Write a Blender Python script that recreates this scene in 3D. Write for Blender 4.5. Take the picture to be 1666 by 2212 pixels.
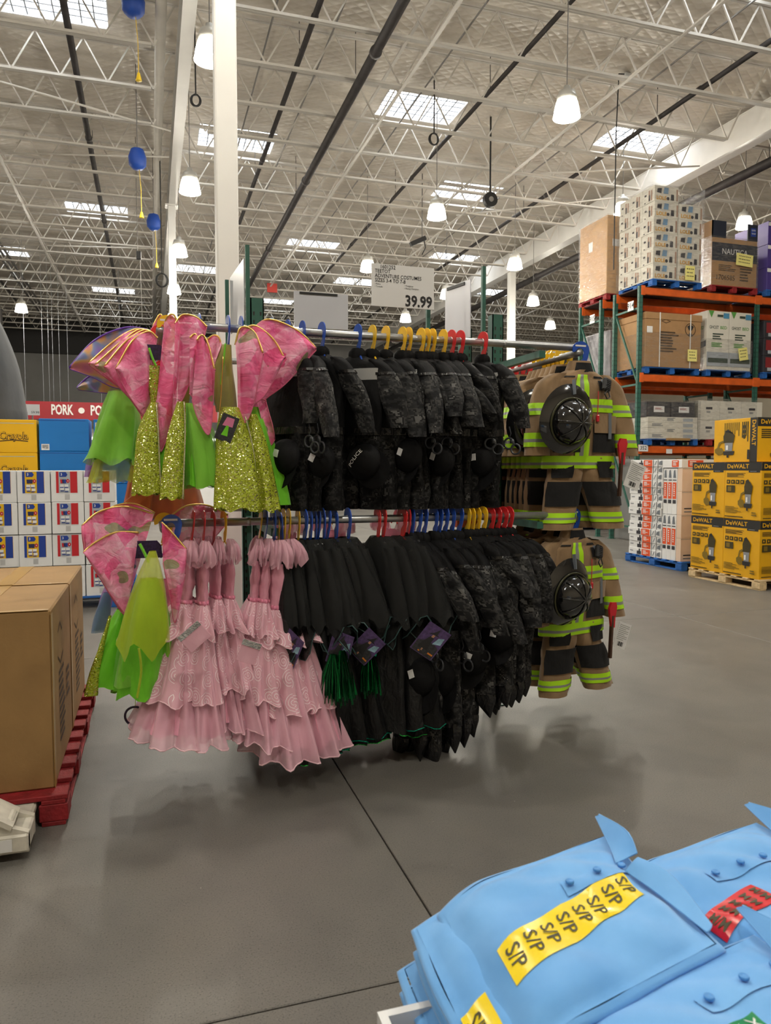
import bpy, math, random
import numpy as np
from mathutils import Matrix, Vector

for _o in list(bpy.data.objects):
    bpy.data.objects.remove(_o)
SC = bpy.context.scene
COL = SC.collection
# ------------------------------------------------------------------ camera, world, exposure
CAM_H, YAW, PITCH, FOC = 1.6, math.radians(17.6), math.radians(3.43), 1600.0
_cd = bpy.data.cameras.new('camera'); _cam = bpy.data.objects.new('camera', _cd); COL.objects.link(_cam)
_cd.sensor_fit = 'VERTICAL'; _cd.sensor_height = 36.0; _cd.lens = FOC / 2212.0 * 36.0
_cd.clip_start = 0.05; _cd.clip_end = 300
_cam.location = (0, 0, CAM_H)
_cam.rotation_euler = (math.pi / 2 - PITCH, 0, -YAW)
_cd.dof.use_dof = True; _cd.dof.focus_distance = 4.2; _cd.dof.aperture_fstop = 9.0
SC.camera = _cam
_w = bpy.data.worlds.new('world'); SC.world = _w; _w.use_nodes = True
_bg = _w.node_tree.nodes['Background']
_bg.inputs[0].default_value = (1.0, 0.97, 0.92, 1); _bg.inputs[1].default_value = 0.62
vs = SC.view_settings
vs.view_transform = 'Standard'; vs.look = 'None'; vs.gamma = 1.0; vs.use_curve_mapping = False
vs.exposure = 0.45
SKY_EMIT = 7.0       # daylight coming through the roof lights
LAMP_W = 235.0        # each high-bay lamp
LAMP_GLOW = 11.0
SC.cycles.use_denoising = True
SC.cycles.use_adaptive_sampling = True
SC.cycles.adaptive_threshold = .1
SC.cycles.adaptive_min_samples = 16
SC.cycles.light_sampling_threshold = .03
SC.cycles.max_bounces = 6
SC.cycles.diffuse_bounces = 3
SC.cycles.glossy_bounces = 2
SC.cycles.transparent_max_bounces = 14
SC.cycles.sample_clamp_indirect = 6.0

# ------------------------------------------------------------------ pixel -> world on a real plane of the place
_f = np.array([math.sin(YAW) * math.cos(PITCH), math.cos(YAW) * math.cos(PITCH), -math.sin(PITCH)])
_r = np.array([math.cos(YAW), -math.sin(YAW), 0.0]); _u = np.cross(_r, _f)
_C = np.array([0, 0, CAM_H])
def _ray(x, y): return _f + _r * (x - 833.0) / FOC - _u * (y - 1106.0) / FOC
def aty(x, y, Y): d = _ray(x, y); return _C + d * (Y / d[1])
def atx(x, y, X): d = _ray(x, y); return _C + d * (X / d[0])
def atz(x, y, z): d = _ray(x, y); return _C + d * ((z - CAM_H) / d[2])

R = math.radians
RNG = random.Random(7)
ORD = ['first', 'second', 'third', 'fourth', 'fifth', 'sixth', 'seventh', 'eighth', 'ninth', 'tenth', 'eleventh', 'twelfth',
       'thirteenth', 'fourteenth', 'fifteenth', 'sixteenth', 'seventeenth', 'eighteenth', 'nineteenth', 'twentieth', 'twenty-first',
       'twenty-second', 'twenty-third', 'twenty-fourth', 'twenty-fifth', 'twenty-sixth', 'twenty-seventh', 'twenty-eighth']

# ------------------------------------------------------------------ mesh builder
class MB:
    def __init__(s): s.v = []; s.f = []; s.m = []; s.uv = []
    def add(s, verts, faces, mat=0, uvs=None):
        b = len(s.v); s.v.extend([tuple(map(float, p)) for p in verts])
        for i, f in enumerate(faces):
            s.f.append([b + k for k in f]); s.m.append(mat[i] if isinstance(mat, (list, tuple, np.ndarray)) else mat)
            s.uv.append([uvs[k] for k in f] if uvs is not None else None)
        return s
    def box(s, c, d, mat=0, rz=0.0, ch=0.0, axis=None):
        x, y, z = d[0] / 2, d[1] / 2, d[2] / 2
        if ch > 0:
            ch = min(ch, x * .9, y * .9, z * .9); V = []; idx = {}
            for sx in (-1, 1):
                for sy in (-1, 1):
                    for sz in (-1, 1):
                        for a in range(3):
                            idx[(sx, sy, sz, a)] = len(V)
                            q = [sx * (x - ch), sy * (y - ch), sz * (z - ch)]
                            q[a] = (sx * x, sy * y, sz * z)[a]; V.append(q)
            F = []
            for a in range(3):
                b, c2 = [(1, 2), (2, 0), (0, 1)][a]
                for sg in (-1, 1):
                    q = []
                    for (p, r) in ((-1, -1), (1, -1), (1, 1), (-1, 1)):
                        k = [0, 0, 0]; k[a] = sg; k[b] = p; k[c2] = r; q.append(idx[(*k, a)])
                    F.append(q if sg > 0 else q[::-1])
            for a in range(3):
                b, c2 = [(1, 2), (2, 0), (0, 1)][a]
                for sb in (-1, 1):
                    for sc in (-1, 1):
                        def g(sa, ax):
                            k = [0, 0, 0]; k[a] = sa; k[b] = sb; k[c2] = sc; return idx[(*k, ax)]
                        q = [g(-1, b), g(1, b), g(1, c2), g(-1, c2)]
                        F.append(q if sb * sc < 0 else q[::-1])
            for sx in (-1, 1):
                for sy in (-1, 1):
                    for sz in (-1, 1):
                        q = [idx[(sx, sy, sz, a)] for a in range(3)]
                        F.append(q if sx * sy * sz > 0 else q[::-1])
        else:
            V = [(-x, -y, -z), (x, -y, -z), (x, y, -z), (-x, y, -z), (-x, -y, z), (x, -y, z), (x, y, z), (-x, y, z)]
            F = [(3, 2, 1, 0), (4, 5, 6, 7), (0, 1, 5, 4), (1, 2, 6, 5), (2, 3, 7, 6), (3, 0, 4, 7)]
        cz, sz_ = math.cos(rz), math.sin(rz)
        V = [(c[0] + p[0] * cz - p[1] * sz_, c[1] + p[0] * sz_ + p[1] * cz, c[2] + p[2]) for p in V]
        return s.add(V, F, mat)
    def box2(s, a, b, mat=0, ch=0.0):
        return s.box([(a[i] + b[i]) / 2 for i in range(3)], [abs(b[i] - a[i]) for i in range(3)], mat, ch=ch)
    def bar(s, a, b, w, h=None, mat=0):      # rectangular bar between two points
        h = h or w; a = np.array(a, float); b = np.array(b, float); d = b - a; d /= np.linalg.norm(d)
        up = np.array([0, 0, 1.0]) if abs(d[2]) < .95 else np.array([1.0, 0, 0])
        x = np.cross(d, up); x /= np.linalg.norm(x); y = np.cross(x, d)
        V = [p + x * sx * w / 2 + y * sy * h / 2 for p in (a, b) for sx, sy in ((-1, -1), (1, -1), (1, 1), (-1, 1))]
        return s.add(V, [(0, 1, 2, 3), (7, 6, 5, 4), (0, 4, 5, 1), (1, 5, 6, 2), (2, 6, 7, 3), (3, 7, 4, 0)], mat)
    def tube(s, pts, r, n=8, mat=0, cap=True, closed=False):
        P = np.array(pts, float); K = len(P); rr = r if hasattr(r, '__len__') else [r] * K
        V = []; prev = None
        for i in range(K):
            if closed: d = P[(i + 1) % K] - P[i - 1]
            else: d = P[min(i + 1, K - 1)] - P[max(i - 1, 0)]
            d = d / (np.linalg.norm(d) + 1e-12)
            if prev is None:
                up = np.array([0, 0, 1.0]) if abs(d[2]) < .9 else np.array([1.0, 0, 0])
                x = np.cross(d, up)
            else: x = prev - d * (prev @ d)
            x /= np.linalg.norm(x) + 1e-12; prev = x; y = np.cross(d, x)
            for k in range(n):
                t = 2 * math.pi * k / n; V.append(P[i] + (x * math.cos(t) + y * math.sin(t)) * rr[i])
        F = []
        for i in range(K if closed else K - 1):
            j = (i + 1) % K
            for k in range(n): F.append((i * n + k, i * n + (k + 1) % n, j * n + (k + 1) % n, j * n + k))
        if cap and not closed: F.append(tuple(range(n))[::-1]); F.append(tuple((K - 1) * n + k for k in range(n)))
        return s.add(V, F, mat)
    def lathe(s, prof, n=24, c=(0, 0, 0), mat=0):
        V = []; F = []
        for r, z in prof:
            for k in range(n):
                t = 2 * math.pi * k / n; V.append((c[0] + r * math.cos(t), c[1] + r * math.sin(t), c[2] + z))
        for i in range(len(prof) - 1):
            for k in range(n): F.append((i * n + k, i * n + (k + 1) % n, (i + 1) * n + (k + 1) % n, (i + 1) * n + k))
        return s.add(V, F, mat)
    def grid(s, P, closed=False, mat=0, uv=None):   # P[N][M][3]
        P = np.asarray(P, float); N, Mm = P.shape[:2]
        V = P.reshape(-1, 3); F = []; ms = []
        for i in range(N - 1):
            for k in range(Mm if closed else Mm - 1):
                k2 = (k + 1) % Mm
                F.append((i * Mm + k, i * Mm + k2, (i + 1) * Mm + k2, (i + 1) * Mm + k))
                ms.append(mat(i, k) if callable(mat) else mat)
        uvs = None
        if uv is not None: uvs = [tuple(q) for q in np.asarray(uv, float).reshape(-1, 2)]
        return s.add(V, F, ms, uvs)
    def poly(s, pts, mat=0, uv=None): return s.add(pts, [tuple(range(len(pts)))], mat, uv)
    def prism(s, out, T, th, mat=0):   # outline [(a,b)], T(a,b,c) -> xyz with c = 0..th
        n = len(out); V = [T(a, b, 0) for a, b in out] + [T(a, b, th) for a, b in out]
        F = [tuple(range(n))[::-1], tuple(range(n, 2 * n))] + [(i, (i + 1) % n, n + (i + 1) % n, n + i) for i in range(n)]
        return s.add(V, F, mat)
    def mesh(s, name, mats, smooth=False):
        me = bpy.data.meshes.new(name); me.from_pydata(s.v, [], s.f)
        for m in (mats if isinstance(mats, (list, tuple)) else [mats]): me.materials.append(m)
        if len(set(s.m)) > 1 or (s.m and s.m[0]): me.polygons.foreach_set('material_index', s.m)
        if any(u is not None for u in s.uv):
            L = me.uv_layers.new(name='UVMap'); flat = []
            for f, u in zip(s.f, s.uv):
                for k in range(len(f)): flat.extend(u[k] if u is not None else (0, 0))
            L.data.foreach_set('uv', flat)
        if smooth: me.polygons.foreach_set('use_smooth', [True] * len(me.polygons))
        me.update(); return me
    def build(s, name, mats, parent=None, smooth=False, origin=None):
        if origin is not None:
            o = tuple(origin); s.v = [(p[0] - o[0], p[1] - o[1], p[2] - o[2]) for p in s.v]
        return link(name, s.mesh(name, mats, smooth), parent)

def link(name, me, parent=None):
    o = bpy.data.objects.new(name, me); COL.objects.link(o)
    if parent is not None: o.parent = parent
    return o
def tag(o, label=None, cat=None, group=None, kind=None):
    if label: o['label'] = label
    if cat: o['category'] = cat
    if group: o['group'] = group
    if kind: o['kind'] = kind
    return o
def thing(name, label, cat, loc=(0, 0, 0), rz=0.0, group=None):
    o = bpy.data.objects.new(name, None); COL.objects.link(o); o.empty_display_size = .1
    o.location = tuple(loc); o.rotation_euler = (0, 0, rz)
    return tag(o, label, cat, group)
KIDS = {}
def copy_tree(o, parent=None, loc=None, rz=None, label=None):
    c = o.copy(); COL.objects.link(c); c.parent = parent
    if loc is not None: c.location = tuple(loc)
    if rz is not None: c.rotation_euler = (0, 0, rz)
    if label: c['label'] = label
    for ch in o.children: copy_tree(ch, c)
    return c
_TX = {}
def text_mesh(string, bold=0.0, align='CENTER'):
    k = (string, bold, align)
    if k not in _TX:
        cu = bpy.data.curves.new('lettering', 'FONT'); cu.body = string; cu.size = 1; cu.offset = bold
        cu.align_x = align; cu.align_y = 'CENTER'; cu.resolution_u = 2
        ob = bpy.data.objects.new('lettering', cu); COL.objects.link(ob)
        dg = bpy.context.evaluated_depsgraph_get(); me = bpy.data.meshes.new_from_object(ob.evaluated_get(dg))
        V = np.array([v.co[:] for v in me.vertices]).reshape(-1, 3); F = [tuple(p.vertices) for p in me.polygons]
        bpy.data.objects.remove(ob); bpy.data.meshes.remove(me); _TX[k] = (V, F)
    return _TX[k]
def put_text(mb, string, T, size=1.0, width=None, bold=0.0, align='CENTER', mat=0, sx=1.0):
    V, F = text_mesh(string, bold, align)
    if len(V) == 0: return
    w = V[:, 0].max() - V[:, 0].min()
    kx = (width / w if width else size * sx)
    mb.add([T(p[0] * kx, p[1] * size) for p in V], F, mat)

# ------------------------------------------------------------------ materials
MATS = {}
class NT:
    def __init__(s, m): s.t = m.node_tree; s.n = s.t.nodes; s.l = s.t.links
    def new(s, ty, **kw):
        n = s.n.new(ty)
        for k, v in kw.items():
            if k.startswith('i_'): n.inputs[k[2:].replace('_', ' ')].default_value = v
            else: setattr(n, k, v)
        return n
    def lk(s, a, b): s.l.new(a, b)
    def math(s, op, a, b=None, c=None, clamp=False):
        n = s.n.new('ShaderNodeMath'); n.operation = op; n.use_clamp = clamp
        for i, x in enumerate((a, b, c)):
            if x is None: continue
            if isinstance(x, (int, float)): n.inputs[i].default_value = x
            else: s.l.new(x, n.inputs[i])
        return n.outputs[0]
    def ramp(s, fac, stops, interp='LINEAR'):
        n = s.n.new('ShaderNodeValToRGB'); n.color_ramp.interpolation = interp; e = n.color_ramp.elements
        while len(e) < len(stops): e.new(.5)
        for el, (p, c) in zip(e, stops): el.position = p; el.color = (*c, 1) if len(c) == 3 else c
        s.l.new(fac, n.inputs[0]); return n.outputs[0]
    def mix(s, fac, a, b, op='MIX'):
        n = s.n.new('ShaderNodeMix'); n.data_type = 'RGBA'; n.blend_type = op
        for i, x in ((0, fac), (6, a), (7, b)):
            if isinstance(x, (int, float)): n.inputs[i].default_value = x
            elif isinstance(x, tuple): n.inputs[i].default_value = (*x, 1) if len(x) == 3 else x
            else: s.l.new(x, n.inputs[i])
        return n.outputs[2]
def newmat(name):
    m = bpy.data.materials.new(name); m.use_nodes = True; t = NT(m)
    return m, t, t.n['Principled BSDF']
def M(name, col=None, rough=.6, metal=0.0, noise=None, bump=None, emit=None, alpha=None, sheen=0, coat=0, spec=.5, coords='Object', trans=0):
    if name in MATS: return MATS[name]
    m, t, b = newmat(name); MATS[name] = m
    b.inputs['Base Color'].default_value = (*col, 1); b.inputs['Roughness'].default_value = rough; b.inputs['Metallic'].default_value = metal
    b.inputs['Specular IOR Level'].default_value = spec
    if sheen: b.inputs['Sheen Weight'].default_value = sheen
    if coat: b.inputs['Coat Weight'].default_value = coat
    if trans: b.inputs['Transmission Weight'].default_value = trans
    if emit: b.inputs['Emission Color'].default_value = (*emit[0], 1); b.inputs['Emission Strength'].default_value = emit[1]
    if alpha is not None: b.inputs['Alpha'].default_value = alpha
    if noise or bump:
        tc = t.new('ShaderNodeTexCoord')
        if noise:
            n = t.new('ShaderNodeTexNoise'); n.inputs['Scale'].default_value = noise[0]; n.inputs['Detail'].default_value = 5; t.lk(tc.outputs[coords], n.inputs['Vector'])
            k = noise[1]; t.lk(t.ramp(n.outputs[0], [(.3, tuple(c * (1 - k) for c in col)), (.7, tuple(min(1, c * (1 + k)) for c in col))]), b.inputs['Base Color'])
        if bump:
            n = t.new('ShaderNodeTexNoise'); n.inputs['Scale'].default_value = bump[0]; n.inputs['Detail'].default_value = 3; t.lk(tc.outputs[coords], n.inputs['Vector'])
            bm = t.new('ShaderNodeBump'); bm.inputs['Strength'].default_value = bump[1]; bm.inputs['Distance'].default_value = .02
            t.lk(n.outputs[0], bm.inputs['Height']); t.lk(bm.outputs[0], b.inputs['Normal'])
    return m
def srgb(h):
    c = [int(h[i:i + 2], 16) / 255 for i in (0, 2, 4)]
    return tuple(x / 12.92 if x <= .04045 else ((x + .055) / 1.055) ** 2.4 for x in c)

M('white_steel', (.66, .63, .58), .45, noise=(3, .05))
M('col_white', (.80, .79, .76), .4, noise=(2, .04))
M('pipe_dark', (.055, .05, .05), .5, .3, noise=(6, .2))
M('pipe_grey', (.33, .32, .31), .45, .5)
M('black', (.012, .012, .013), .55)
M('black_gloss', (.01, .01, .011), .12, coat=1)
M('wire', (.22, .21, .2), .5, .5)
M('teal', srgb('2f6154'), .45, noise=(9, .12))
M('orange_beam', srgb('d9601f'), .45, noise=(5, .15))
M('dark_deck', (.045, .02, .014), .8, noise=(5, .3))
M('chrome_grey', (.42, .43, .44), .34, .75, noise=(30, .08))
M('paper', (.80, .80, .80), .5)
M('paper_grey', (.62, .64, .70), .3, noise=(3, .04))
M('ink', (.02, .02, .022), .6)
M('card', srgb('9c7a4c'), .8, noise=(7, .07), bump=(40, .05))
M('card_light', srgb('c9a276'), .75, noise=(7, .06))
M('tape', srgb('a98547'), .4)
M('pallet_red', srgb('8e1c22'), .7, noise=(14, .3), bump=(60, .2))
M('pallet_blue', srgb('1c5fae'), .6, noise=(10, .25), bump=(60, .2))
M('pallet_wood', srgb('cdb48b'), .8, noise=(18, .2), bump=(60, .25))
M('white_box', (.76, .77, .78), .6, noise=(4, .03))
# ================================================================== the building
ZB, ZT, ZD = 8.8, 9.6, 9.82        # joist bottom chord, top chord, roof deck
X0, X1, Y0, Y1 = -16.0, 30.0, -9.0, 46.0
# --- floor slabs with sawn joints
def floor_mat():
    m, t, b = newmat('concrete'); MATS['concrete'] = m
    tc = t.new('ShaderNodeTexCoord'); g = t.new('ShaderNodeNewGeometry')
    def nz(sc, det=6, dist=0):
        n = t.new('ShaderNodeTexNoise'); n.inputs['Scale'].default_value = sc; n.inputs['Detail'].default_value = det; n.inputs['Distortion'].default_value = dist
        t.lk(g.outputs['Position'], n.inputs['Vector']); return n.outputs[0]
    base = t.ramp(nz(.55, 8, .4), [(.2, (.112, .104, .093)), (.5, (.140, .131, .117)), (.8, (.167, .157, .140))])
    sp = t.ramp(nz(160, 2), [(.30, (.55, .55, .55)), (.45, (1, 1, 1)), (.62, (1, 1, 1)), (.78, (1.5, 1.48, 1.4))])
    c = t.mix(1.0, base, sp, 'MULTIPLY')
    mo = t.ramp(nz(3.2, 6, .5), [(.15, (.82, .82, .83)), (.5, (1, 1, 1)), (.85, (1.12, 1.1, 1.07))])
    c = t.mix(1.0, c, mo, 'MULTIPLY')
    v = t.new('ShaderNodeTexVoronoi'); v.inputs['Scale'].default_value = 5.5; t.lk(g.outputs['Position'], v.inputs['Vector'])
    chip = t.math('LESS_THAN', v.outputs['Distance'], .016)
    c = t.mix(chip, c, (.45, .42, .36))
    t.lk(c, b.inputs['Base Color'])
    t.lk(t.ramp(nz(1.4, 7, .3), [(.15, (.40, .40, .40)), (.85, (.54, .54, .54))]), b.inputs['Roughness'])
    b.inputs['Specular IOR Level'].default_value = .55
    bm = t.new('ShaderNodeBump'); bm.inputs['Strength'].default_value = .06; bm.inputs['Distance'].default_value = .004
    t.lk(nz(45, 4), bm.inputs['Height']); t.lk(bm.outputs[0], b.inputs['Normal'])
    return m
floor_mat()
fl = MB().box2((X0, Y0, -.3), (X1, Y1, -.03)).build('floor', M('joint_dirt', (.03, .027, .024), .9)); tag(fl, kind='structure')
xs = [X0, -8.1, -3.6, .93, 5.4, 9.9, 14.4, 20, X1]; ys = [Y0, -2.4, 2.105, 6.6, 11.1, 15.6, 20.1, 26, 33, Y1]
for i in range(len(xs) - 1):
    for j in range(len(ys) - 1):
        e = .0035
        MB().box2((xs[i] + e, ys[j] + e, -.03), (xs[i + 1] - e, ys[j + 1] - e, 0), ch=.003).build('slab', MATS['concrete'], fl)

# --- roof deck of quilted insulation with openings for the roof lights
def quilt_mat():
    m, t, b = newmat('quilted_insulation'); MATS['quilt'] = m
    g = t.new('ShaderNodeNewGeometry'); sp = t.new('ShaderNodeSeparateXYZ'); t.lk(g.outputs['Position'], sp.inputs[0])
    def wv(kx, ky):
        a = t.math('ADD', t.math('MULTIPLY', sp.outputs[0], kx), t.math('MULTIPLY', sp.outputs[1], ky)); return t.math('ABSOLUTE', t.math('SINE', a))
    q = t.math('MULTIPLY', wv(11, 17), wv(11, -17))
    n = t.new('ShaderNodeTexNoise'); n.inputs['Scale'].default_value = 1.1; n.inputs['Detail'].default_value = 6; t.lk(g.outputs['Position'], n.inputs['Vector'])
    t.lk(t.ramp(n.outputs[0], [(.3, (.72, .66, .58)), (.7, (.84, .78, .69))]), b.inputs['Base Color'])
    h = t.math('ADD', t.math('MULTIPLY', q, .5), t.math('MULTIPLY', n.outputs[0], 1.6))
    bm = t.new('ShaderNodeBump'); bm.inputs['Strength'].default_value = .5; bm.inputs['Distance'].default_value = .05
    t.lk(h, bm.inputs['Height']); t.lk(bm.outputs[0], b.inputs['Normal']); b.inputs['Roughness'].default_value = .36
quilt_mat()
SKY = [(-2.45, 14.15), (5.15, 15.85), (10.9, 15.75), (1.3, 18.8), (8.25, 20.3), (-2.4, 25.15), (4.95, 26.75), (10.6, 26.75), (1.2, 31.6),
       (7.95, 31.6), (-6.2, 31.2), (-2.4, 36.7), (5.1, 36.7), (14.6, 20.3), (14.6, 31.6), (-6.2, 20.2),
       (-2.4, 4.2), (5.0, 4.4), (1.3, 9.6), (8.3, 9.4), (1.3, -2.0), (8.3, -2.0), (-6.2, 9.4), (12, 4.4), (-6.2, -2)]
SW, SD = 1.85, 1.22
JY = [12.22 + 1.53 * k for k in range(-2, 21)]
ZC = lambda y: ZD + .05 * abs(math.sin(math.pi * (y - 12.22) / 1.53))
cxs = sorted(set([X0, X1, .72, 12.9] + [x for x, y in SKY] + [x + SW for x, y in SKY]))
cys = sorted(set([Y0 + .385 * k for k in range(int((Y1 - Y0) / .385) + 1)] + [Y1] + [y for x, y in SKY] + [y + SD for x, y in SKY]))
mb = MB()
for i in range(len(cxs) - 1):
    for j in range(len(cys) - 1):
        xm, ym = (cxs[i] + cxs[i + 1]) / 2, (cys[j] + cys[j + 1]) / 2
        if any(x < xm < x + SW and y < ym < y + SD for x, y in SKY): continue
        a, b, c, d = cxs[i], cxs[i + 1], cys[j], cys[j + 1]
        mb.add([(a, c, ZC(c)), (a, d, ZC(d)), (b, d, ZC(d)), (b, c, ZC(c))], [(0, 1, 2, 3)])
ce = mb.build('ceiling', MATS['quilt'], smooth=False); tag(ce, kind='structure')
top = MB().box2((X0, Y0, ZD + .75), (X1, Y1, ZD + .8)).build('roof_deck', MATS['quilt'], ce)
# --- roof lights
_m, _t, _b = newmat('daylight_pane'); MATS['pane'] = _m
_b.inputs['Base Color'].default_value = (.9, .95, 1, 1); _b.inputs['Emission Color'].default_value = (.93, .97, 1, 1); _b.inputs['Emission Strength'].default_value = SKY_EMIT
M('curb_white', (.82, .82, .82), .5)
_c = MB(); h = .42
_c.box2((-.02, -.02, 0), (0, SD + .02, h)); _c.box2((SW, -.02, 0), (SW + .02, SD + .02, h)); _c.box2((0, -.02, 0), (SW, 0, h)); _c.box2((0, SD, 0), (SW, SD + .02, h))
curb_me = _c.mesh('curb', MATS['curb_white'])
pane_me = MB().box2((0, 0, h), (SW, SD, h + .02)).mesh('pane', MATS['pane'])
_c = MB()
for k in range(1, 8): _c.box2((SW * k / 8 - .012, 0, .03), (SW * k / 8 + .012, SD, .042))
for k in range(1, 6): _c.box2((0, SD * k / 6 - .012, .03), (SW, SD * k / 6 + .012, .042))
_c.box2((0, SD / 2 - .03, h - .06), (SW, SD / 2 + .03, h)); _c.box2((SW / 2 - .03, 0, h - .06), (SW / 2 + .03, SD, h))
scr_me = _c.mesh('safety_screen', M('screen_wire', (.3, .32, .35), .5))
for i, (x, y) in enumerate(SKY):
    r = bpy.data.objects.new('window_%d' % (i + 1), None); COL.objects.link(r); r.location = (x, y, ZD + .02); tag(r, kind='structure')
    link('curb', curb_me, r); link('pane', pane_me, r); link('safety_screen', scr_me, r)
# --- back wall, dark strip for the unlit far ceiling, columns
M('wall_grey', (.24, .24, .235), .6, noise=(1, .08)); M('far_roof_shade', (.03, .03, .03), .7); M('wall_cream', (.62, .55, .43), .7, noise=(1, .05))
wb = MB().box2((X0, Y1, 0), (X1, Y1 + .3, ZD + .8)).build('wall_back', MATS['wall_grey']); tag(wb, kind='structure')
so = MB().box2((X0, Y1 - .35, 8.0), (4.5, Y1 - .05, ZD)).build('shade_strip', MATS['far_roof_shade']); tag(so, kind='structure')  # plain dark strip: shade of the deeper far ceiling put into its colour
wl = MB().box2((X0 - .3, Y0, 0), (X0, Y1, ZD + .8)).build('wall_left', MATS['wall_cream']); tag(wl, kind='structure')
wr = MB().box2((X1, Y0, 0), (X1 + .3, Y1, ZD + .8)).build('wall_right', MATS['wall_cream']); tag(wr, kind='structure')
wf = MB().box2((X0, Y0 - .3, 0), (X1, Y0, ZD + .8)).build('wall_front', MATS['wall_cream']); tag(wf, kind='structure')
def column(x, y, w, label, zt=ZB, mat='col_white'):
    o = thing('steel_column', label, 'column', (x, y, 0), 0, 'steel columns')
    MB().box((0, 0, zt / 2), (w, w, zt), ch=.012).build('shaft', MATS[mat], o)
    MB().box((0, 0, .012), (w + .16, w + .16, .024)).build('base_plate', MATS[mat], o)
    MB().box((0, 0, zt - .015), (w + .14, w + .14, .03)).build('cap_plate', MATS[mat], o)
column(.628, 6.25, .175, 'tall white square steel column right behind the costume rack')
column(.69, 21.7, .2, 'thin white column under the left roof girder, far behind the fairy wings')
column(12.85, 25.1, .24, 'white column under the right girder, seen left of the pallet racking')
column(-6.6, 38, .5, 'distant grey concrete column beyond the grey cover at far left', mat='pipe_grey')
def girder(x, label, z0=ZB, w=.22):
    o = thing('roof_girder', label, 'girder', (x, 0, z0), 0, 'roof girders')
    L0, L1 = -8.9, 45.4; hh = ZT - .12 - z0
    MB().box2((-w / 2, L0, 0), (w / 2, L1, .025)).build('bottom_flange', MATS['col_white'], o)
    MB().box2((-w / 2, L0, hh - .02), (w / 2, L1, hh)).build('top_flange', MATS['col_white'], o)
    MB().box2((-.012 if w < .3 else -w / 2 + .02, L0, .025), (.012 if w < .3 else w / 2 - .02, L1, hh - .02)).build('web', MATS['col_white'], o)
    me = MB().box2((-w / 2, -.008, .025), (w / 2, .008, hh - .02)).mesh('stiffener', MATS['col_white'])
    for y in (9.7, 21.7, 25.1, 33): k = link('stiffener', me, o); k.location = (0, y, 0)
girder(.72, 'white steel roof girder above the near column, left of centre')
girder(12.9, 'deep white roof girder running over the racking on the right', w=.34)
# --- open web joists
def joist_mesh(L):
    n = max(2, round(L / .84)); p = L / n; h = ZT - ZB
    t = MB(); t.box2((0, -.055, h - .05), (L, -.008, h)); t.box2((0, .008, h - .05), (L, .055, h))
    t.box2((0, -.055, h - .006), (L, .055, h))
    b = MB(); b.box2((p * .55, -.05, 0), (L - p * .55, -.008, .045)); b.box2((p * .55, .008, 0), (L - p * .55, .05, .045)); b.box2((p * .55, -.05, 0), (L - p * .55, .05, .006))
    pts = [(.05, 0, h - .03)]
    for k in range(n):
        pts.append((p * (k + .5), 0, .025)) if 0 < k < n - 1 or True else None
        pts.append((p * (k + 1) - (.05 if k == n - 1 else 0), 0, h - .03))
    w = MB()
    for a, c in zip(pts, pts[1:]): w.bar(a, c, .026, .026)
    mats = MATS['white_steel']
    return t.mesh('top_chord', mats), b.mesh('bottom_chord', mats), w.mesh('web_rod', mats)
BAYS = [(-15.8, .6, 'left of the near girder'), (.84, 12.7, 'in the middle bay'), (13.1, 29.8, 'beyond the right girder')]
for a, b, nm in BAYS:
    ms = joist_mesh(b - a)
    for k, y in enumerate(JY):
        o = thing('roof_joist', '%s nearest open-web roof joist %s' % (ORD[k], nm), 'joist', (a, y, ZB), 0, 'open-web roof joists')
        for nme, me in zip(('top_chord', 'bottom_chord', 'web_rod'), ms): link(nme, me, o)
# --- bridging angles and sway rods
def rod(name, label, cat, pts, r, mat, group=None, n=8):
    o = MB().tube(pts, r, n).build(name, MATS[mat], smooth=True); return tag(o, label, cat, group)
for i, (x, z) in enumerate([(-9.5, ZB + .02), (-3.2, ZB + .02), (4.7, ZB + .02), (8.6, ZB + .02), (17, ZB + .02), (4.7, ZT - .06), (8.6, ZT - .06)]):
    o = MB().box2((x - .03, 9.2, z - .03), (x + .03, 43, z + .0)).build('bridging_angle', MATS['white_steel'])
    tag(o, '%s bridging angle from the left crossing the joists lengthwise' % ORD[i], 'bridging', 'bridging angles')
for i, (a, b) in enumerate([((-4.5, 15.3), (.55, 17.0)), ((-3, 19.5), (.55, 18.4)), ((8.8, 17.1), (12.7, 15.1)), ((8.6, 20.3), (12.7, 17)), ((-5, 27.5), (.55, 26.0))]):
    rod('sway_rod', ['thin white brace rod left of the near column', 'slanting white brace rod behind the near column at left', 'long white brace rod over the top wrapped boxes', 'second white brace rod over the wrapped boxes', 'far white brace rod left of the girder'][i], 'brace rod', [(a[0], a[1], ZB + .1), (b[0], b[1], ZB + .02)], .022, 'white_steel', 'brace rods')
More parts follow.
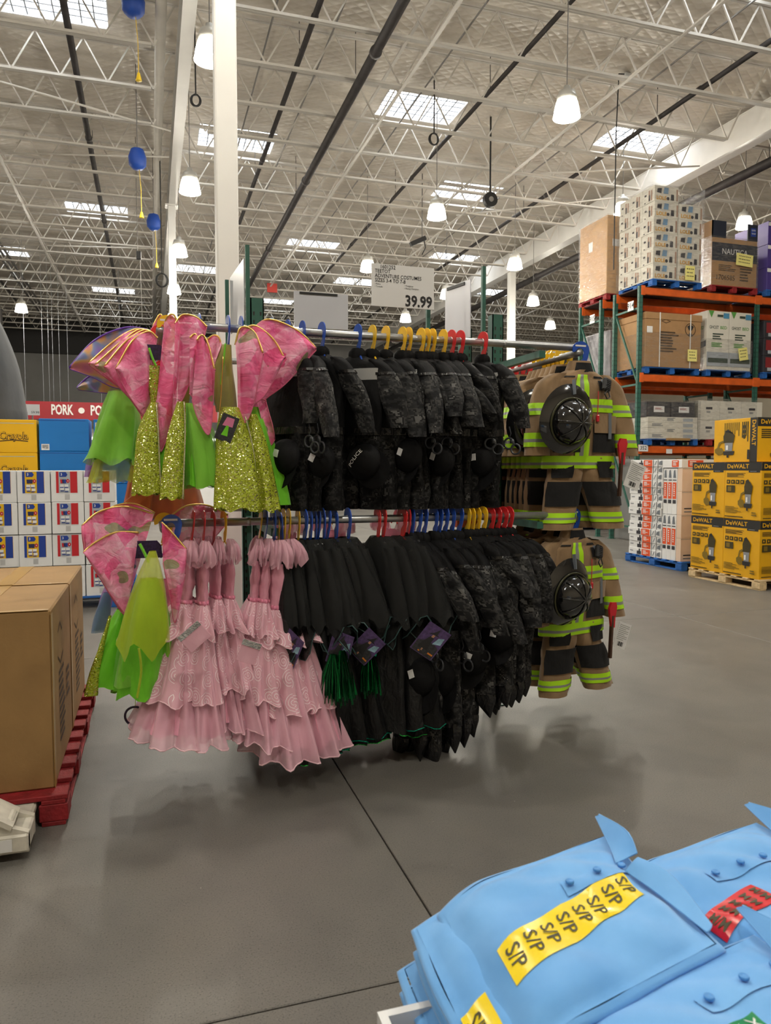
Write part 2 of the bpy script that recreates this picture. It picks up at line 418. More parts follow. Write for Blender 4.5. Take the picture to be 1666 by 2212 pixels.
# --- pipes along the building
def pipe(x, z, r, label, y0=9.5, y1=44, mat='pipe_dark', coup=True):
    o = thing('sprinkler_pipe', label, 'pipe', (x, y0, z), 0, 'roof pipes')
    MB().tube([(0, 0, 0), (0, y1 - y0, 0)], r, 12).build('pipe_run', MATS[mat], o, smooth=True)
    if coup:
        cm = MB().tube([(0, -.05, 0), (0, .05, 0)], r * 1.25, 12).mesh('coupling', MATS[mat], True); hm = MB().bar((0, 0, r), (0, 0, ZD - z), .012).mesh('pipe_hanger', MATS['pipe_dark'])
        for k in range(int((y1 - y0) / 6)):
            c = link('coupling', cm, o); c.location = (0, 3.1 + 6 * k, 0); c = link('pipe_hanger', hm, o); c.location = (0, 4.4 + 6 * k, 0)
pipe(3.82, 8.72, .085, 'thick black sprinkler main running to the right of the near column', mat='pipe_dark')
pipe(2.75, 9.1, .05, 'thinner dark sprinkler pipe just left of the thick main')
pipe(6.6, 9.1, .045, 'dark sprinkler pipe over the price sign, middle of the ceiling')
pipe(10.55, 9.1, .05, 'dark sprinkler pipe nearest to the right girder')
pipe(-1.2, 9.1, .06, 'dark sprinkler pipe left of the white drain pipe')
pipe(13.6, 8.55, .11, 'thick black pipe run on the far side of the right girder')
pipe(-5.6, 9.1, .05, 'dark sprinkler pipe far to the left')
pipe(.3, 9.0, .09, 'round white drain pipe beside the left girder', mat='white_steel', coup=False)
for i, x in enumerate((2.2, 3.3, 5.6, 9.9, -4.6, -4.75, -4.9)):
    rod('conduit', '%s thin grey conduit from the left under the roof deck' % ORD[[4, 5, 6, 7, 3, 2, 1][i] - 1], 'conduit', [(x, 9.5, ZT - .1 - (.5 if x < -4 else 0)), (x, 44, ZT - .1 - (.5 if x < -4 else 0))], .045 if x < -4 else .018, 'wire' if x < -4 else 'pipe_grey', 'thin conduits', 6)
# --- high-bay lamps
_m, _t, _b = newmat('lamp_glass'); MATS['lamp_glass'] = _m
_b.inputs['Base Color'].default_value = (.95, .93, .86, 1); _b.inputs['Emission Color'].default_value = (1, .93, .76, 1); _b.inputs['Emission Strength'].default_value = LAMP_GLOW
_m, _t, _b = newmat('lamp_bulb'); MATS['lamp_bulb'] = _m
_b.inputs['Emission Color'].default_value = (1, .95, .82, 1); _b.inputs['Emission Strength'].default_value = 30; _m.cycles.emission_sampling = 'NONE'
M('lamp_housing', (.55, .54, .5), .4, .3)
shade_me = MB().lathe([(.12, .25), (.135, .26), (.165, .2), (.19, .1), (.205, 0), (.215, -.03), (.2, -.03), (.195, 0), (.18, .1), (.15, .2), (.12, .24)], 28).mesh('shade', MATS['lamp_glass'], True)
hous_me = MB().lathe([(.0, .46), (.05, .45), (.06, .38), (.13, .36), (.15, .30), (.16, .25), (.13, .22), (0, .22)], 20).mesh('housing', MATS['lamp_housing'], True)
bulb_me = MB().lathe([(.0, .03), (.05, .05), (.07, .1), (.06, .15), (.03, .22)], 14).mesh('bulb', MATS['lamp_bulb'], True)
lamp_ld = bpy.data.lights.new('lamp_light', 'POINT'); lamp_ld.energy = LAMP_W; lamp_ld.shadow_soft_size = .12; lamp_ld.color = (1, .93, .80)
LAMPS = [((.87, 10.6), 'nearest bright bell-shaped lamp, half behind the white column'), ((.86, 15.65), 'bell-shaped lamp just left of the column, second down the row'),
         ((.82, 20.3), 'bell-shaped lamp left of the column, third down the row'), ((.82, 24.7), 'small lamp peeking out low beside the thin far column'),
         ((6.34, 10.57), 'large glowing bell lamp hanging at upper right'), ((6.12, 15.56), 'glowing bell lamp beside the black cord reel'),
         ((5.9, 20.25), 'bell lamp just above the left corner of the price sign'), ((9.71, 18.79), 'bell lamp left of the wrapped boxes, above the white far column'),
         ((-4.24, 29.2), 'small lamp at the far left under the skylight'), ((15.0, 16.1, 7.92), 'bell lamp hanging over the navy labelled carton on the racking'),
         ((12.45, 22.73), 'small lamp right of the white far column'), ((15.18, 26.31), 'tiny lamp low above the red hangers at right'),
         ((9.27, 26.73), 'tiny lamp below the price sign post'), ((11.42, 16.32, 7.98), 'lamp half hidden behind the tall white wrapped stack'),
         ((9.27, 22.67), 'small lamp between the price sign and the angled sign'), ((-4.3, 19.6), 'lamp out to the left of the view'),
         ((.9, 29.3), 'distant lamp straight behind the fairy costumes'), ((5.8, 30), 'distant lamp below the reversed sign'),
         ((.9, 5.2), 'lamp above the costume rack out of view'), ((6.3, 5.2), 'lamp above the right aisle out of view'), ((-4.3, 5.2), 'lamp above the left aisle out of view'),
         ((.9, -.5), 'lamp behind the shopper'), ((6.3, -.5), 'lamp behind and right of the shopper'), ((-4.3, -.5), 'lamp behind and left of the shopper'), ((12, 5.2), 'lamp far right out of view'),
         ((-4.3, 11), 'lamp above the blue and yellow cartons out of view')]
for q_, lb in LAMPS:
    x, y = q_[:2]; zl = q_[2] if len(q_) > 2 else 7.12
    o = thing('high_bay_lamp', lb, 'lamp', (x, y, zl), 0, 'high-bay lamps')
    link('shade', shade_me, o); link('housing', hous_me, o); link('bulb', bulb_me, o)
    MB().tube([(0, 0, .46), (.0, 0, ZC(y) - zl + .01)], .008, 6).build('suspension_chain', MATS['wire'], o)
    l = bpy.data.objects.new('lamp_light', lamp_ld); COL.objects.link(l); l.parent = o; l.location = (0, 0, -.06)
# --- cord reels, cables and small fittings under the roof
M('reel_blue', srgb('1d4aa8'), .5); M('plug_yellow', srgb('e8c32a'), .5)
for i, (px, py, Y) in enumerate([(288, 8, 12.8), (297, 345, 16.5), (332, 481, 21)]):
    p = aty(px, py, Y); s = .16
    o = thing('cord_reel', ['blue bagged cord reel at the very top of the view', 'blue bagged cord reel above the left skylight, middle of three', 'blue bagged cord reel lowest and farthest of three'][i], 'cord reel', p, 0, 'blue cord reels')
    MB().lathe([(.02, .24), (.13, .2), (.18, .05), (.17, -.12), (.1, -.19), (0, -.2)], 10).build('cover', MATS['reel_blue'], o, True)
    MB().tube([(0, 0, .2), (0, 0, ZC(p[1]) - p[2] + .01)], .01, 6).build('strap', MATS['wire'], o)
    MB().tube([(.03, 0, -.18), (.06, 0, -.6), (.06, 0, -1.05)], .006, 6).build('cord', MATS['plug_yellow'], o)
    MB().lathe([(.0, 0), (.02, 0), (.05, -.12), (0, -.13)], 8, (.06, 0, -1.05)).build('plug', MATS['plug_yellow'], o)
p = aty(1059, 432, 16.4)
o = thing('cord_reel', 'black round cord reel hanging next to the lit lamp', 'cord reel', p)
MB().tube([(0, -.06, 0), (0, .06, 0)], .17, 20).build('drum', MATS['black'], o); MB().tube([(0, -.08, 0), (0, .08, 0)], .06, 12).build('hub', MATS['pipe_grey'], o)
MB().bar((0, 0, .17), (0, 0, ZC(p[1]) - p[2] + .01), .03).build('bracket', MATS['black'], o)
def loop(px, py, Y, r, label, n=3):
    p = aty(px, py, Y); pts = []
    for k in range(24 * n + 1):
        t = 2 * math.pi * k / 24; pts.append((r * math.sin(t) * (.7 + .1 * (k // 24)), .01 * k / 24, r * math.cos(t)))
    o = MB().tube([(0, 0, ZC(p[1]) - p[2] + .01)] + pts, .014, 6).build('cable_coil', MATS['black']); o.location = tuple(p); tag(o, label, 'cable')
loop(350, 605, 19, .16, 'coil of black cable hung by the far thin column')
loop(423, 216, 14, .1, 'small cable coil at the girder left of the column')
loop(938, 300, 15.2, .12, 'cable coil under the skylight at centre')
p = aty(300, 552, 20)
o = thing('junction_box', 'black junction box with dangling cables left of the thin column', 'junction box', p)
MB().box((0, 0, 0), (.12, .1, .2), ch=.01).build('casing', MATS['black'], o); MB().tube([(-.03, 0, .1), (-.03, 0, ZC(p[1]) - p[2] + .01)], .008, 5).build('cable', MATS['wire'], o); MB().tube([(.03, 0, -.1), (.05, 0, -1.6)], .006, 5).build('cable', MATS['wire'], o)
p = aty(588, 622, 30)
o = thing('aisle_marker', 'small red marker sign hanging far off left of the reversed sign', 'sign', p)
MB().box((0, 0, 0), (.4, .05, .35)).build('plate', M('marker_red', srgb('c83a2e'), .5), o); MB().tube([(0, 0, .17), (0, 0, ZC(p[1]) - p[2] + .01)], .012, 5).build('hanger_rod', MATS['wire'], o)
MB().box((0, 0, 1.9), (.12, .12, .12)).build('rod_joint', MATS['wire'], o)
p = aty(905, 522, 20)
o = thing('projector_mount', 'black angled camera mount under the far skylight', 'mount', p)
MB().bar((-.25, 0, -.1), (.2, 0, .12), .1, .12).build('arm', MATS['black'], o); MB().tube([(.1, 0, .1), (.1, 0, ZC(p[1]) - p[2] + .01)], .015, 5).build('hanger_rod', MATS['wire'], o)
MB().tube([(.15, 0, .1), (.2, 0, -.15), (.1, 0, -.35)], .015, 6).build('cable', MATS['black'], o)
pt = atx(1355, 163, 9.3)
o = thing('router_box', 'small white box with a long drop cable above the wrapped boxes', 'sensor', aty(1355, 163, 13.7))
MB().box((0, 0, 0), (.14, .1, .08), ch=.008).build('casing', MATS['white_box'], o); MB().bar((0, 0, .03), (0, 0, ZC(13.7) - o.location[2] + .01), .012).build('hanger_rod', MATS['wire'], o); MB().tube([(-.2, 0, 0), (-.24, 0, -1.2), (-.24, 0, -4.0)], .012, 6).build('drop_cable', MATS['black'], o)
MB().tube([(-.2, 0, 0), (.1, 0, .04)], .012, 6).build('lead', MATS['black'], o)
# --- meat department sign at the back left, hung on wires
M('sign_red', srgb('a3202c'), .4)
YS = 30.0; a = aty(54, 866, YS); b = aty(54, 905, YS); xr = a[0] + 9.5
o = thing('department_sign', 'long red hanging sign reading PORK and POULTRY at the back left', 'sign', (a[0], YS, b[2]))
MB().box2((0, 0, 0), (xr - a[0], .06, a[2] - b[2])).build('panel', MATS['sign_red'], o)
tb = MB(); k = (a[2] - b[2])
x_of = lambda px: aty(px, 885, YS)[0] - a[0]
put_text(tb, 'PORK', lambda u, w: (x_of(134) + u, -.01, k * .53 + w), size=k * .78, width=x_of(158) - x_of(110), bold=.03)
tb.build('lettering', M('sign_white', (.9, .9, .88), .5), o); tb = MB(); put_text(tb, 'POULTRY', lambda u, w: (x_of(195) + u, -.01, k * .53 + w), size=k * .78, width=(x_of(158) - x_of(110)) * 1.85, bold=.03, align='LEFT')
tb.build('lettering', MATS['sign_white'], o); tb = MB(); tb.tube([(x_of(176), -.012, k * .53), (x_of(176), 0, k * .53)], k * .17, 14)
tb.build('bullet_dot', MATS['sign_white'], o)
wm = MB().tube([(0, .03, k), (0, .03, ZC(YS) - b[2] + .01)], .006, 5).mesh('hanging_wire', MATS['screen_wire'] if 'screen_wire' in MATS else MATS['wire'])
for px in (56, 95, 108, 117, 131, 149, 220, 262): w_ = link('hanging_wire', wm, o); w_.location = (x_of(px), 0, 0)
M('tube_light', (1, 1, 1), .5, emit=((1, .96, .9), 6))
o = thing('meat_case', 'lit white refrigerated case front under the red sign', 'display case', (a[0] - 2, YS + .3, 0))
MB().box2((0, 0, 0), (12, 1.2, 2.6)).build('cabinet', MATS['white_box'], o); MB().box2((0, -.1, 2.6), (12, .5, 3.05)).build('canopy', MATS['wall_grey'], o); MB().box2((.2, -.16, 2.66), (11.8, -.11, 2.74)).build('light_strip', MATS['tube_light'], o)
# ================================================================== the costume rack
RY, RLY, RBY = 3.95, 3.88, 5.15          # front rail upper / lower, back rail
RXL, RXR, ZU, ZL = .06, 2.47, 2.32, 1.32
rk = thing('garment_rack', 'grey-railed costume rack on green uprights in the middle of the aisle', 'rack', (1.27, 4.55, 0))
def rel(*p): return (p[0] - 1.27, p[1] - 4.55, p[2])
def rail(a, b, r=.021, cap=None):
    o = MB().tube([rel(*a), rel(*b)], r, 14).build('rail', MATS['chrome_grey'], rk, True); return o
rail((RXL + .02, RY, ZU), (RXR, RY, ZU)); rail((RXL, RLY, ZL), (RXR - .07, RLY, ZL)); rail((RXL, RBY, ZU), (RXR, RBY, ZU)); rail((RXL, RBY, ZL), (RXR, RBY, ZL))
rail((RXL, RY - .02, ZU - .03), (RXL, RBY, ZU - .03)); rail((RXR, RY - .02, ZU - .03), (RXR, RBY, ZU - .03)); rail((RXL, RLY, ZL - .03), (RXL, RBY, ZL - .03)); rail((RXR, RY, ZL - .03), (RXR, RBY, ZL - .03))
M('plastic_blue', srgb('1d4fb4'), .3, coat=.3); M('plastic_yellow', srgb('f2c21a'), .3, coat=.3); M('plastic_red', srgb('d8252b'), .3, coat=.3)
HC = {'blue': 'plastic_blue', 'yellow': 'plastic_yellow', 'red': 'plastic_red'}
cp = MB().tube([rel(RXR - .07, RLY, ZL), rel(RXR - .055, RLY, ZL)], .025, 14).build('end_cap', MATS['plastic_blue'], rk)
tag(cp, 'blue plastic end cap')
jm = MB().tube([(-.012, 0, 0), (.012, 0, 0)], .0222, 14).mesh('joint_sleeve', MATS['chrome_grey'], True)
for z, y in ((ZU, RY), (ZL, RLY)):
    for x in (1.98, .48): j = link('joint_sleeve', jm, rk); j.location = rel(x, y, z)
def post(x, y, z1, w=.078):
    m = MB(); t = .006
    m.box2(rel(x - w / 2, y - .035, 0), rel(x + w / 2, y - .029, z1)); m.box2(rel(x - w / 2, y - .035, 0), rel(x - w / 2 + t, y + .035, z1)); m.box2(rel(x + w / 2 - t, y - .035, 0), rel(x + w / 2, y + .035, z1))
    o = m.build('post', MATS['teal'], rk)
    h = MB()
    for k in range(int((z1 - .08) / .05)):
        z = .06 + k * .05
        for dx in (-.02, .02): h.add([rel(x + dx - .006, y - .0362, z + .01), rel(x + dx + .006, y - .0362, z + .01), rel(x + dx + .004, y - .0362, z - .012), rel(x + dx - .004, y - .0362, z - .012)], [(0, 3, 2, 1)])
    tag(h.build('keyholes', MATS['black'], rk), kind='stuff')
    MB().box2(rel(x - .07, y - .07, 0), rel(x + .07, y + .07, .008)).build('foot_plate', MATS['teal'], rk)
for x, y in ((.62, 4.5), (2.19, 4.5), (.62, 5.0), (2.19, 5.0)): post(x, y, 2.6)
for x in (.62, 2.19):
    for z in (ZU - .06, ZL - .06):
        MB().box2(rel(x - .02, RLY, z - .02), rel(x + .02, RBY, z + .02)).build('cross_arm', MATS['teal'], rk)
for y in (4.5, 5.0): MB().box2(rel(.66, y - .03, 1.38), rel(2.15, y + .03, 1.52), ch=.008).build('shelf_beam', MATS['orange_beam'], rk)
MB().box2(rel(1.95, 4.56, 1.2), rel(2.12, 4.6, 1.75)).build('beam_plate', MATS['orange_beam'], rk)
for a, b in (((.62, 4.5, .3), (.62, 5.0, 1.2)), ((2.19, 4.5, .3), (2.19, 5.0, 1.2))): MB().bar(rel(*a), rel(*b), .03).build('brace', MATS['teal'], rk)
# --- price signs
def sign(name, label, c4, lines, back=False, postx=None, mat='paper', bar=False):
    P = [np.array(p, float) for p in c4]       # tl, tr, br, bl
    o = thing(name, label, 'sign', P[3], 0, 'price signs on the rack')
    ex = P[1] - P[0]; W = np.linalg.norm(ex); ex /= W; ez = P[0] - P[3]; Hh = np.linalg.norm(ez); ez /= Hh; n = np.cross(ex, ez)
    T = lambda a, b, c=0: (P[3] + ex * a + ez * b - n * c - P[3])
    MB().prism([(0, 0), (W, 0), (W, Hh), (0, Hh)], lambda a, b, c: T(a, b, c), .006).build('sheet', MATS[mat], o)
    if bar: MB().prism([(W * .1, Hh * .93), (W * .8, Hh * .93), (W * .8, Hh * .985), (W * .1, Hh * .985)], lambda a, b, c: T(a, b, -c), .006).build('clip_strip', MATS['black'], o)
    for s, x, y, sz, bd, al in lines:
        m = MB(); put_text(m, s, lambda u, v, x=x, y=y: T(W * x + u, Hh * y + v, -.0015), size=Hh * sz, bold=bd, align=al, sx=.86); m.build('lettering', MATS['ink'], o)
    return o, P
YG = 4.46
q = lambda px, py, Y=YG: aty(px, py, Y)
a = q(803, 568); w_ = q(938, 577)[0] - a[0]; h_ = a[2] - q(803, 660)[2]
sign('price_sign', 'white price sign reading 39.99 for adventure costumes above the rack', [a, a + [w_, 0, 0], a + [w_, 0, -h_], a + [0, 0, -h_]],
     [('1601252', .13, .93, .13, .008, 'LEFT'), ('TEETOT', .05, .825, .125, .008, 'LEFT'), ('ADVENTURE COSTUMES', .05, .715, .125, .008, 'LEFT'), ('SIZES 3-4 TO 7-8', .05, .61, .125, .008, 'LEFT'),
      ('• Police', .05, .52, .055, 0, 'LEFT'), ('• Tornado', .05, .46, .055, 0, 'LEFT'), ('• Firefighter', .52, .52, .055, 0, 'LEFT'), ('• Racing Champion', .52, .46, .055, 0, 'LEFT'), ('39.99', .97, .155, .37, .03, 'RIGHT')])
a = q(635, 628); w_ = q(752, 637)[0] - a[0]; h_ = a[2] - q(635, 706)[2]
sign('price_sign', 'blank back of a white sign with a black clip strip, left of the price sign', [a, a + [w_, 0, 0], a + [w_, 0, -h_], a + [0, 0, -h_]], [], mat='paper_grey', bar=True)
a = atx(962, 622, 1.94); b = atx(1016, 603, 1.94 + .16)
b = aty(1016, 603, a[1] - .42); h_ = .36
sign('price_sign', 'angled white sign right of the 39.99 sign, turned sideways', [a, b, b - [0, 0, h_], a - [0, 0, h_]], [], mat='paper_grey', bar=True)
a = aty(497, 600, 4.95); b = aty(526, 558, 4.52)
sign('price_sign', 'glossy sign seen nearly edge-on before the white column', [a, b, b - [0, 0, .36], a - [0, 0, .36]], [], mat='paper_grey')
for i, (px, py, Y) in enumerate([(490, 605, 4.98), (534, 530, 4.48), (1045, 576, 4.48), (925, 640, 4.52)]):
    p = aty(px, py, Y)
    MB().box2(rel(p[0] - .012, p[1] - .012, 1.5 if i == 3 else 2.2), rel(p[0] + .012, p[1] + .012, p[2])).build('sign_post', MATS['teal'], rk)

# ------------------------------------------------------------------ cloth helpers
def cr(K, t):
    K = np.asarray(K, float); n = len(K) - 1; x = np.clip(np.asarray(t) * n, 0, n - 1e-9); i = x.astype(int); f = (x - i)[:, None]
    p0 = K[np.maximum(i - 1, 0)]; p1 = K[i]; p2 = K[np.minimum(i + 1, n)]; p3 = K[np.minimum(i + 2, n)]
    return .5 * (2 * p1 + (p2 - p0) * f + (2 * p0 - 5 * p1 + 4 * p2 - p3) * f * f + (3 * p1 - p0 - 3 * p2 + p3) * f ** 3)
def loft(keys, N=18, S=26, fold=(0, 0), nf=6, seed=0, sq=2.3, ts=None, off=0.0, hem=0.0, th0=0, th1=2 * math.pi, closed=True, crumple=.0):
    rg = np.random.RandomState(seed); ph = rg.rand(8) * 6.28
    t = np.linspace(0, 1, N) if ts is None else np.asarray(ts, float); k = cr(keys, t)
    th = np.linspace(th0, th1, S + (0 if closed else 1), endpoint=not closed)
    c, s = np.cos(th), np.sin(th); e = 2.0 / sq
    cx = np.sign(c) * np.abs(c) ** e; sy = np.sign(s) * np.abs(s) ** e
    T, A = np.meshgrid(t, th, indexing='ij')
    fa = fold[0] + (fold[1] - fold[0]) * T ** 1.3
    d = 1 + fa * (np.sin(nf * A + ph[0] + 1.5 * np.sin(2.2 * T + ph[1])) + .45 * np.sin((2 * nf + 1) * A + ph[2] + 2 * T) + .35 * np.sin(3 * A + 5 * T + ph[3]))
    cr_ = crumple * (np.sin(9 * T + 2 * A + ph[4]) + .7 * np.sin(17 * T - 3 * A + ph[5]) + .5 * np.sin(29 * T + 5 * A + ph[6]))
    X = k[:, 0:1] + (k[:, 3:4] + off) * cx[None] * d; Y = k[:, 1:2] + (k[:, 4:5] + off) * sy[None] * d + cr_
    Z = np.repeat(k[:, 2:3], len(th), 1) + hem * T ** 3 * np.sin(nf * A + ph[7])
    P = np.stack([X, Y, Z], 2)
    per = np.pi * (k[:, 3:4] + k[:, 4:5]); UV = np.stack([A / 6.2832 * per.mean() + rg.rand(), Z + rg.rand()], 2)
    return P, UV
def cloth(name, mat, parent, keys, row_mat=None, origin=None, smooth=True, **kw):
    closed = kw.get('closed', True); P, UV = loft(keys, **kw)
    if closed: P = np.concatenate([P, P[:, :1]], 1); du = UV[:, 1:2, 0:1] - UV[:, 0:1, 0:1]; UV = np.concatenate([UV, np.concatenate([UV[:, -1:, 0:1] + du, UV[:, -1:, 1:2]], 2)], 1)
    mb = MB(); n = P.shape[0]
    mb.grid(P, mat=(lambda i, k: row_mat(i / (n - 1))) if row_mat else 0, uv=UV)
    ms = [MATS[x] for x in mat] if isinstance(mat, (list, tuple)) else MATS[mat]
    return mb.build(name, ms, parent, smooth, origin)
# --- cloth materials
def fabric(name, col, rough=.8, sheen=.3, wr=18, ws=.25, var=.12, alpha=None, spec=.3):
    m, t, b = newmat(name); MATS[name] = m
    tc = t.new('ShaderNodeTexCoord')
    n = t.new('ShaderNodeTexNoise'); n.inputs['Scale'].default_value = wr; n.inputs['Detail'].default_value = 4; n.inputs['Distortion'].default_value = .6
    mp = t.new('ShaderNodeMapping'); mp.inputs['Scale'].default_value = (1, 1, .45); t.lk(tc.outputs['Object'], mp.inputs[0]); t.lk(mp.outputs[0], n.inputs['Vector'])
    t.lk(t.ramp(n.outputs[0], [(.3, tuple(c * (1 - var) for c in col)), (.7, tuple(min(1, c * (1 + var)) for c in col))]), b.inputs['Base Color'])
    bm = t.new('ShaderNodeBump'); bm.inputs['Strength'].default_value = ws; bm.inputs['Distance'].default_value = .03; t.lk(n.outputs[0], bm.inputs['Height']); t.lk(bm.outputs[0], b.inputs['Normal'])
    b.inputs['Roughness'].default_value = rough; b.inputs['Sheen Weight'].default_value = sheen; b.inputs['Specular IOR Level'].default_value = spec
    if alpha is not None: b.inputs['Alpha'].default_value = alpha
    return m
fabric('police_black', (.0062, .0062, .007), .7, 0, spec=.16); fabric('witch_black', (.0065, .0065, .007), .5, 0, 26, .5, spec=.3); fabric('witch_sheer', (.016, .0165, .0165), .75, .0, 12, .25, alpha=.9, spec=.2)
fabric('shiny_black', (.008, .008, .009), .25, 0, 30, .5, spec=.5)
fabric('tan', srgb('94795a'), .85, .2, 14, .25); fabric('tan_dark', srgb('6b563f'), .85, .2, 14, .25); fabric('fire_black', (.013, .013, .014), .85, .05)
fabric('pink_satin', srgb('f6adc4'), .45, .3, 9, .2); fabric('pink_tulle', srgb('fcc2d3'), .7, .4, 10, .25, .08, alpha=.62); fabric('pink_dark', srgb('ee93b0'), .5, .2)
fabric('green_satin', srgb('74cc2b'), .4, .2, 10, .3); fabric('green_tulle', srgb('93d94a'), .6, .3, 10, .25, alpha=.62); fabric('yellow_tulle', srgb('c5d52c'), .6, .3, 8, .2, alpha=.55)
fabric('olive_sheer', srgb('8f8a30'), .6, .3, 10, .2, alpha=.8); fabric('purple_sheer', srgb('a36bc4'), .6, .3, 8, .2, alpha=.6); fabric('blue_sheer', srgb('6a90b8'), .6, .3, 8, .2, alpha=.7); fabric('orange_sheer', srgb('e07a3c'), .6, .3, 8, .2, alpha=.7)
M('lime', srgb('b6f01a'), .5); M('reflect_grey', srgb('8e908c'), .35); M('tape_grey', srgb('6c737c'), .5); M('tape_light', srgb('9a9a98'), .5)
M('gold', srgb('ecc772'), .3, .85); M('purple_wire', srgb('6a3fb0'), .4); M('piping_pink', srgb('d9708e'), .5); M('piping_white', srgb('f6cdd8'), .5)
M('purple_card', srgb('2a1740'), .5, noise=(90, .8)); M('foil', (.72, .73, .76), .2, .9, noise=(40, .3), bump=(70, .6)); M('cuff_grey', (.07, .075, .085), .35, .4)
M('axe_red', srgb('cf2030'), .3, coat=.4); M('axe_brown', srgb('4d3426'), .6, noise=(20, .2)); M('tinsel', srgb('0f7a3c'), .2, .7); M('tinsel_dark', srgb('084d2a'), .25, .7); M('hem_teal', srgb('17a888'), .25, .6, noise=(120, .6)); M('hem_green', srgb('35c454'), .25, .6, noise=(120, .6))
M('tag_purple', srgb('54406e'), .4, noise=(60, .5)); M('tag_sky', srgb('8fb3c4'), .5, noise=(40, .3)); M('tag_dark', (.035, .035, .04), .4, noise=(80, .5)); M('skin_tag', srgb('b98a6c'), .5); M('tag_orange', srgb('d9822b'), .5); M('tag_pink', srgb('d97aa0'), .5)
def camo():
    m, t, b = newmat('digital_camo'); MATS['camo'] = m
    uv = t.new('ShaderNodeUVMap'); oi = t.new('ShaderNodeObjectInfo')
    sc = t.new('ShaderNodeVectorMath', operation='SCALE'); sc.inputs['Scale'].default_value = 130; t.lk(uv.outputs[0], sc.inputs[0])
    fl = t.new('ShaderNodeVectorMath', operation='FLOOR'); t.lk(sc.outputs[0], fl.inputs[0])
    n = t.new('ShaderNodeTexNoise'); n.inputs['Scale'].default_value = .12; n.inputs['Detail'].default_value = 2.5; n.inputs['Roughness'].default_value = .6; t.lk(fl.outputs[0], n.inputs['Vector'])
    t.lk(t.ramp(n.outputs[0], [(0, (.009, .009, .010)), (.43, (.022, .022, .023)), (.51, (.05, .049, .048)), (.57, (.014, .014, .015)), (.63, (.12, .118, .114))], 'CONSTANT'), b.inputs['Base Color'])
    b.inputs['Roughness'].default_value = .75; b.inputs['Specular IOR Level'].default_value = .15
    tc = t.new('ShaderNodeTexCoord'); n2 = t.new('ShaderNodeTexNoise'); n2.inputs['Scale'].default_value = 14; n2.inputs['Detail'].default_value = 3; t.lk(tc.outputs['Object'], n2.inputs['Vector'])
    bm = t.new('ShaderNodeBump'); bm.inputs['Strength'].default_value = .35; bm.inputs['Distance'].default_value = .03; t.lk(n2.outputs[0], bm.inputs['Height']); t.lk(bm.outputs[0], b.inputs['Normal'])
camo()
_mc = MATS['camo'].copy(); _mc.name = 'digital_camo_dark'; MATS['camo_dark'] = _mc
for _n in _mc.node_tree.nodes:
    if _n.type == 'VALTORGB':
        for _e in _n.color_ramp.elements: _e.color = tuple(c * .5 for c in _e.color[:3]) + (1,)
def sequin(name, base, hi, dens=170):
    m, t, b = newmat(name); MATS[name] = m
    uv = t.new('ShaderNodeUVMap'); v = t.new('ShaderNodeTexVoronoi'); v.inputs['Scale'].default_value = dens; t.lk(uv.outputs[0], v.inputs['Vector'])
    g = t.new('ShaderNodeNewGeometry')
    s1 = t.new('ShaderNodeVectorMath', operation='SUBTRACT'); t.lk(v.outputs['Color'], s1.inputs[0]); s1.inputs[1].default_value = (.5, .5, .5)
    s2 = t.new('ShaderNodeVectorMath', operation='SCALE'); s2.inputs['Scale'].default_value = 1.1; t.lk(s1.outputs[0], s2.inputs[0])
    s3 = t.new('ShaderNodeVectorMath', operation='ADD'); t.lk(g.outputs['Normal'], s3.inputs[0]); t.lk(s2.outputs[0], s3.inputs[1])
    s4 = t.new('ShaderNodeVectorMath', operation='NORMALIZE'); t.lk(s3.outputs[0], s4.inputs[0]); t.lk(s4.outputs[0], b.inputs['Normal'])
    sep = t.new('ShaderNodeSeparateXYZ'); t.lk(v.outputs['Color'], sep.inputs[0])
    k = t.math('GREATER_THAN', sep.outputs[0], .84)
    t.lk(t.mix(k, base, hi), b.inputs['Base Color']); t.lk(t.math('MULTIPLY', k, .95), b.inputs['Metallic']); b.inputs['Roughness'].default_value = .22
sequin('sequin_gold', srgb('a9b530'), srgb('efe9a0'), 240); sequin('sequin_black', (.012, .012, .014), (.35, .35, .37), 150)
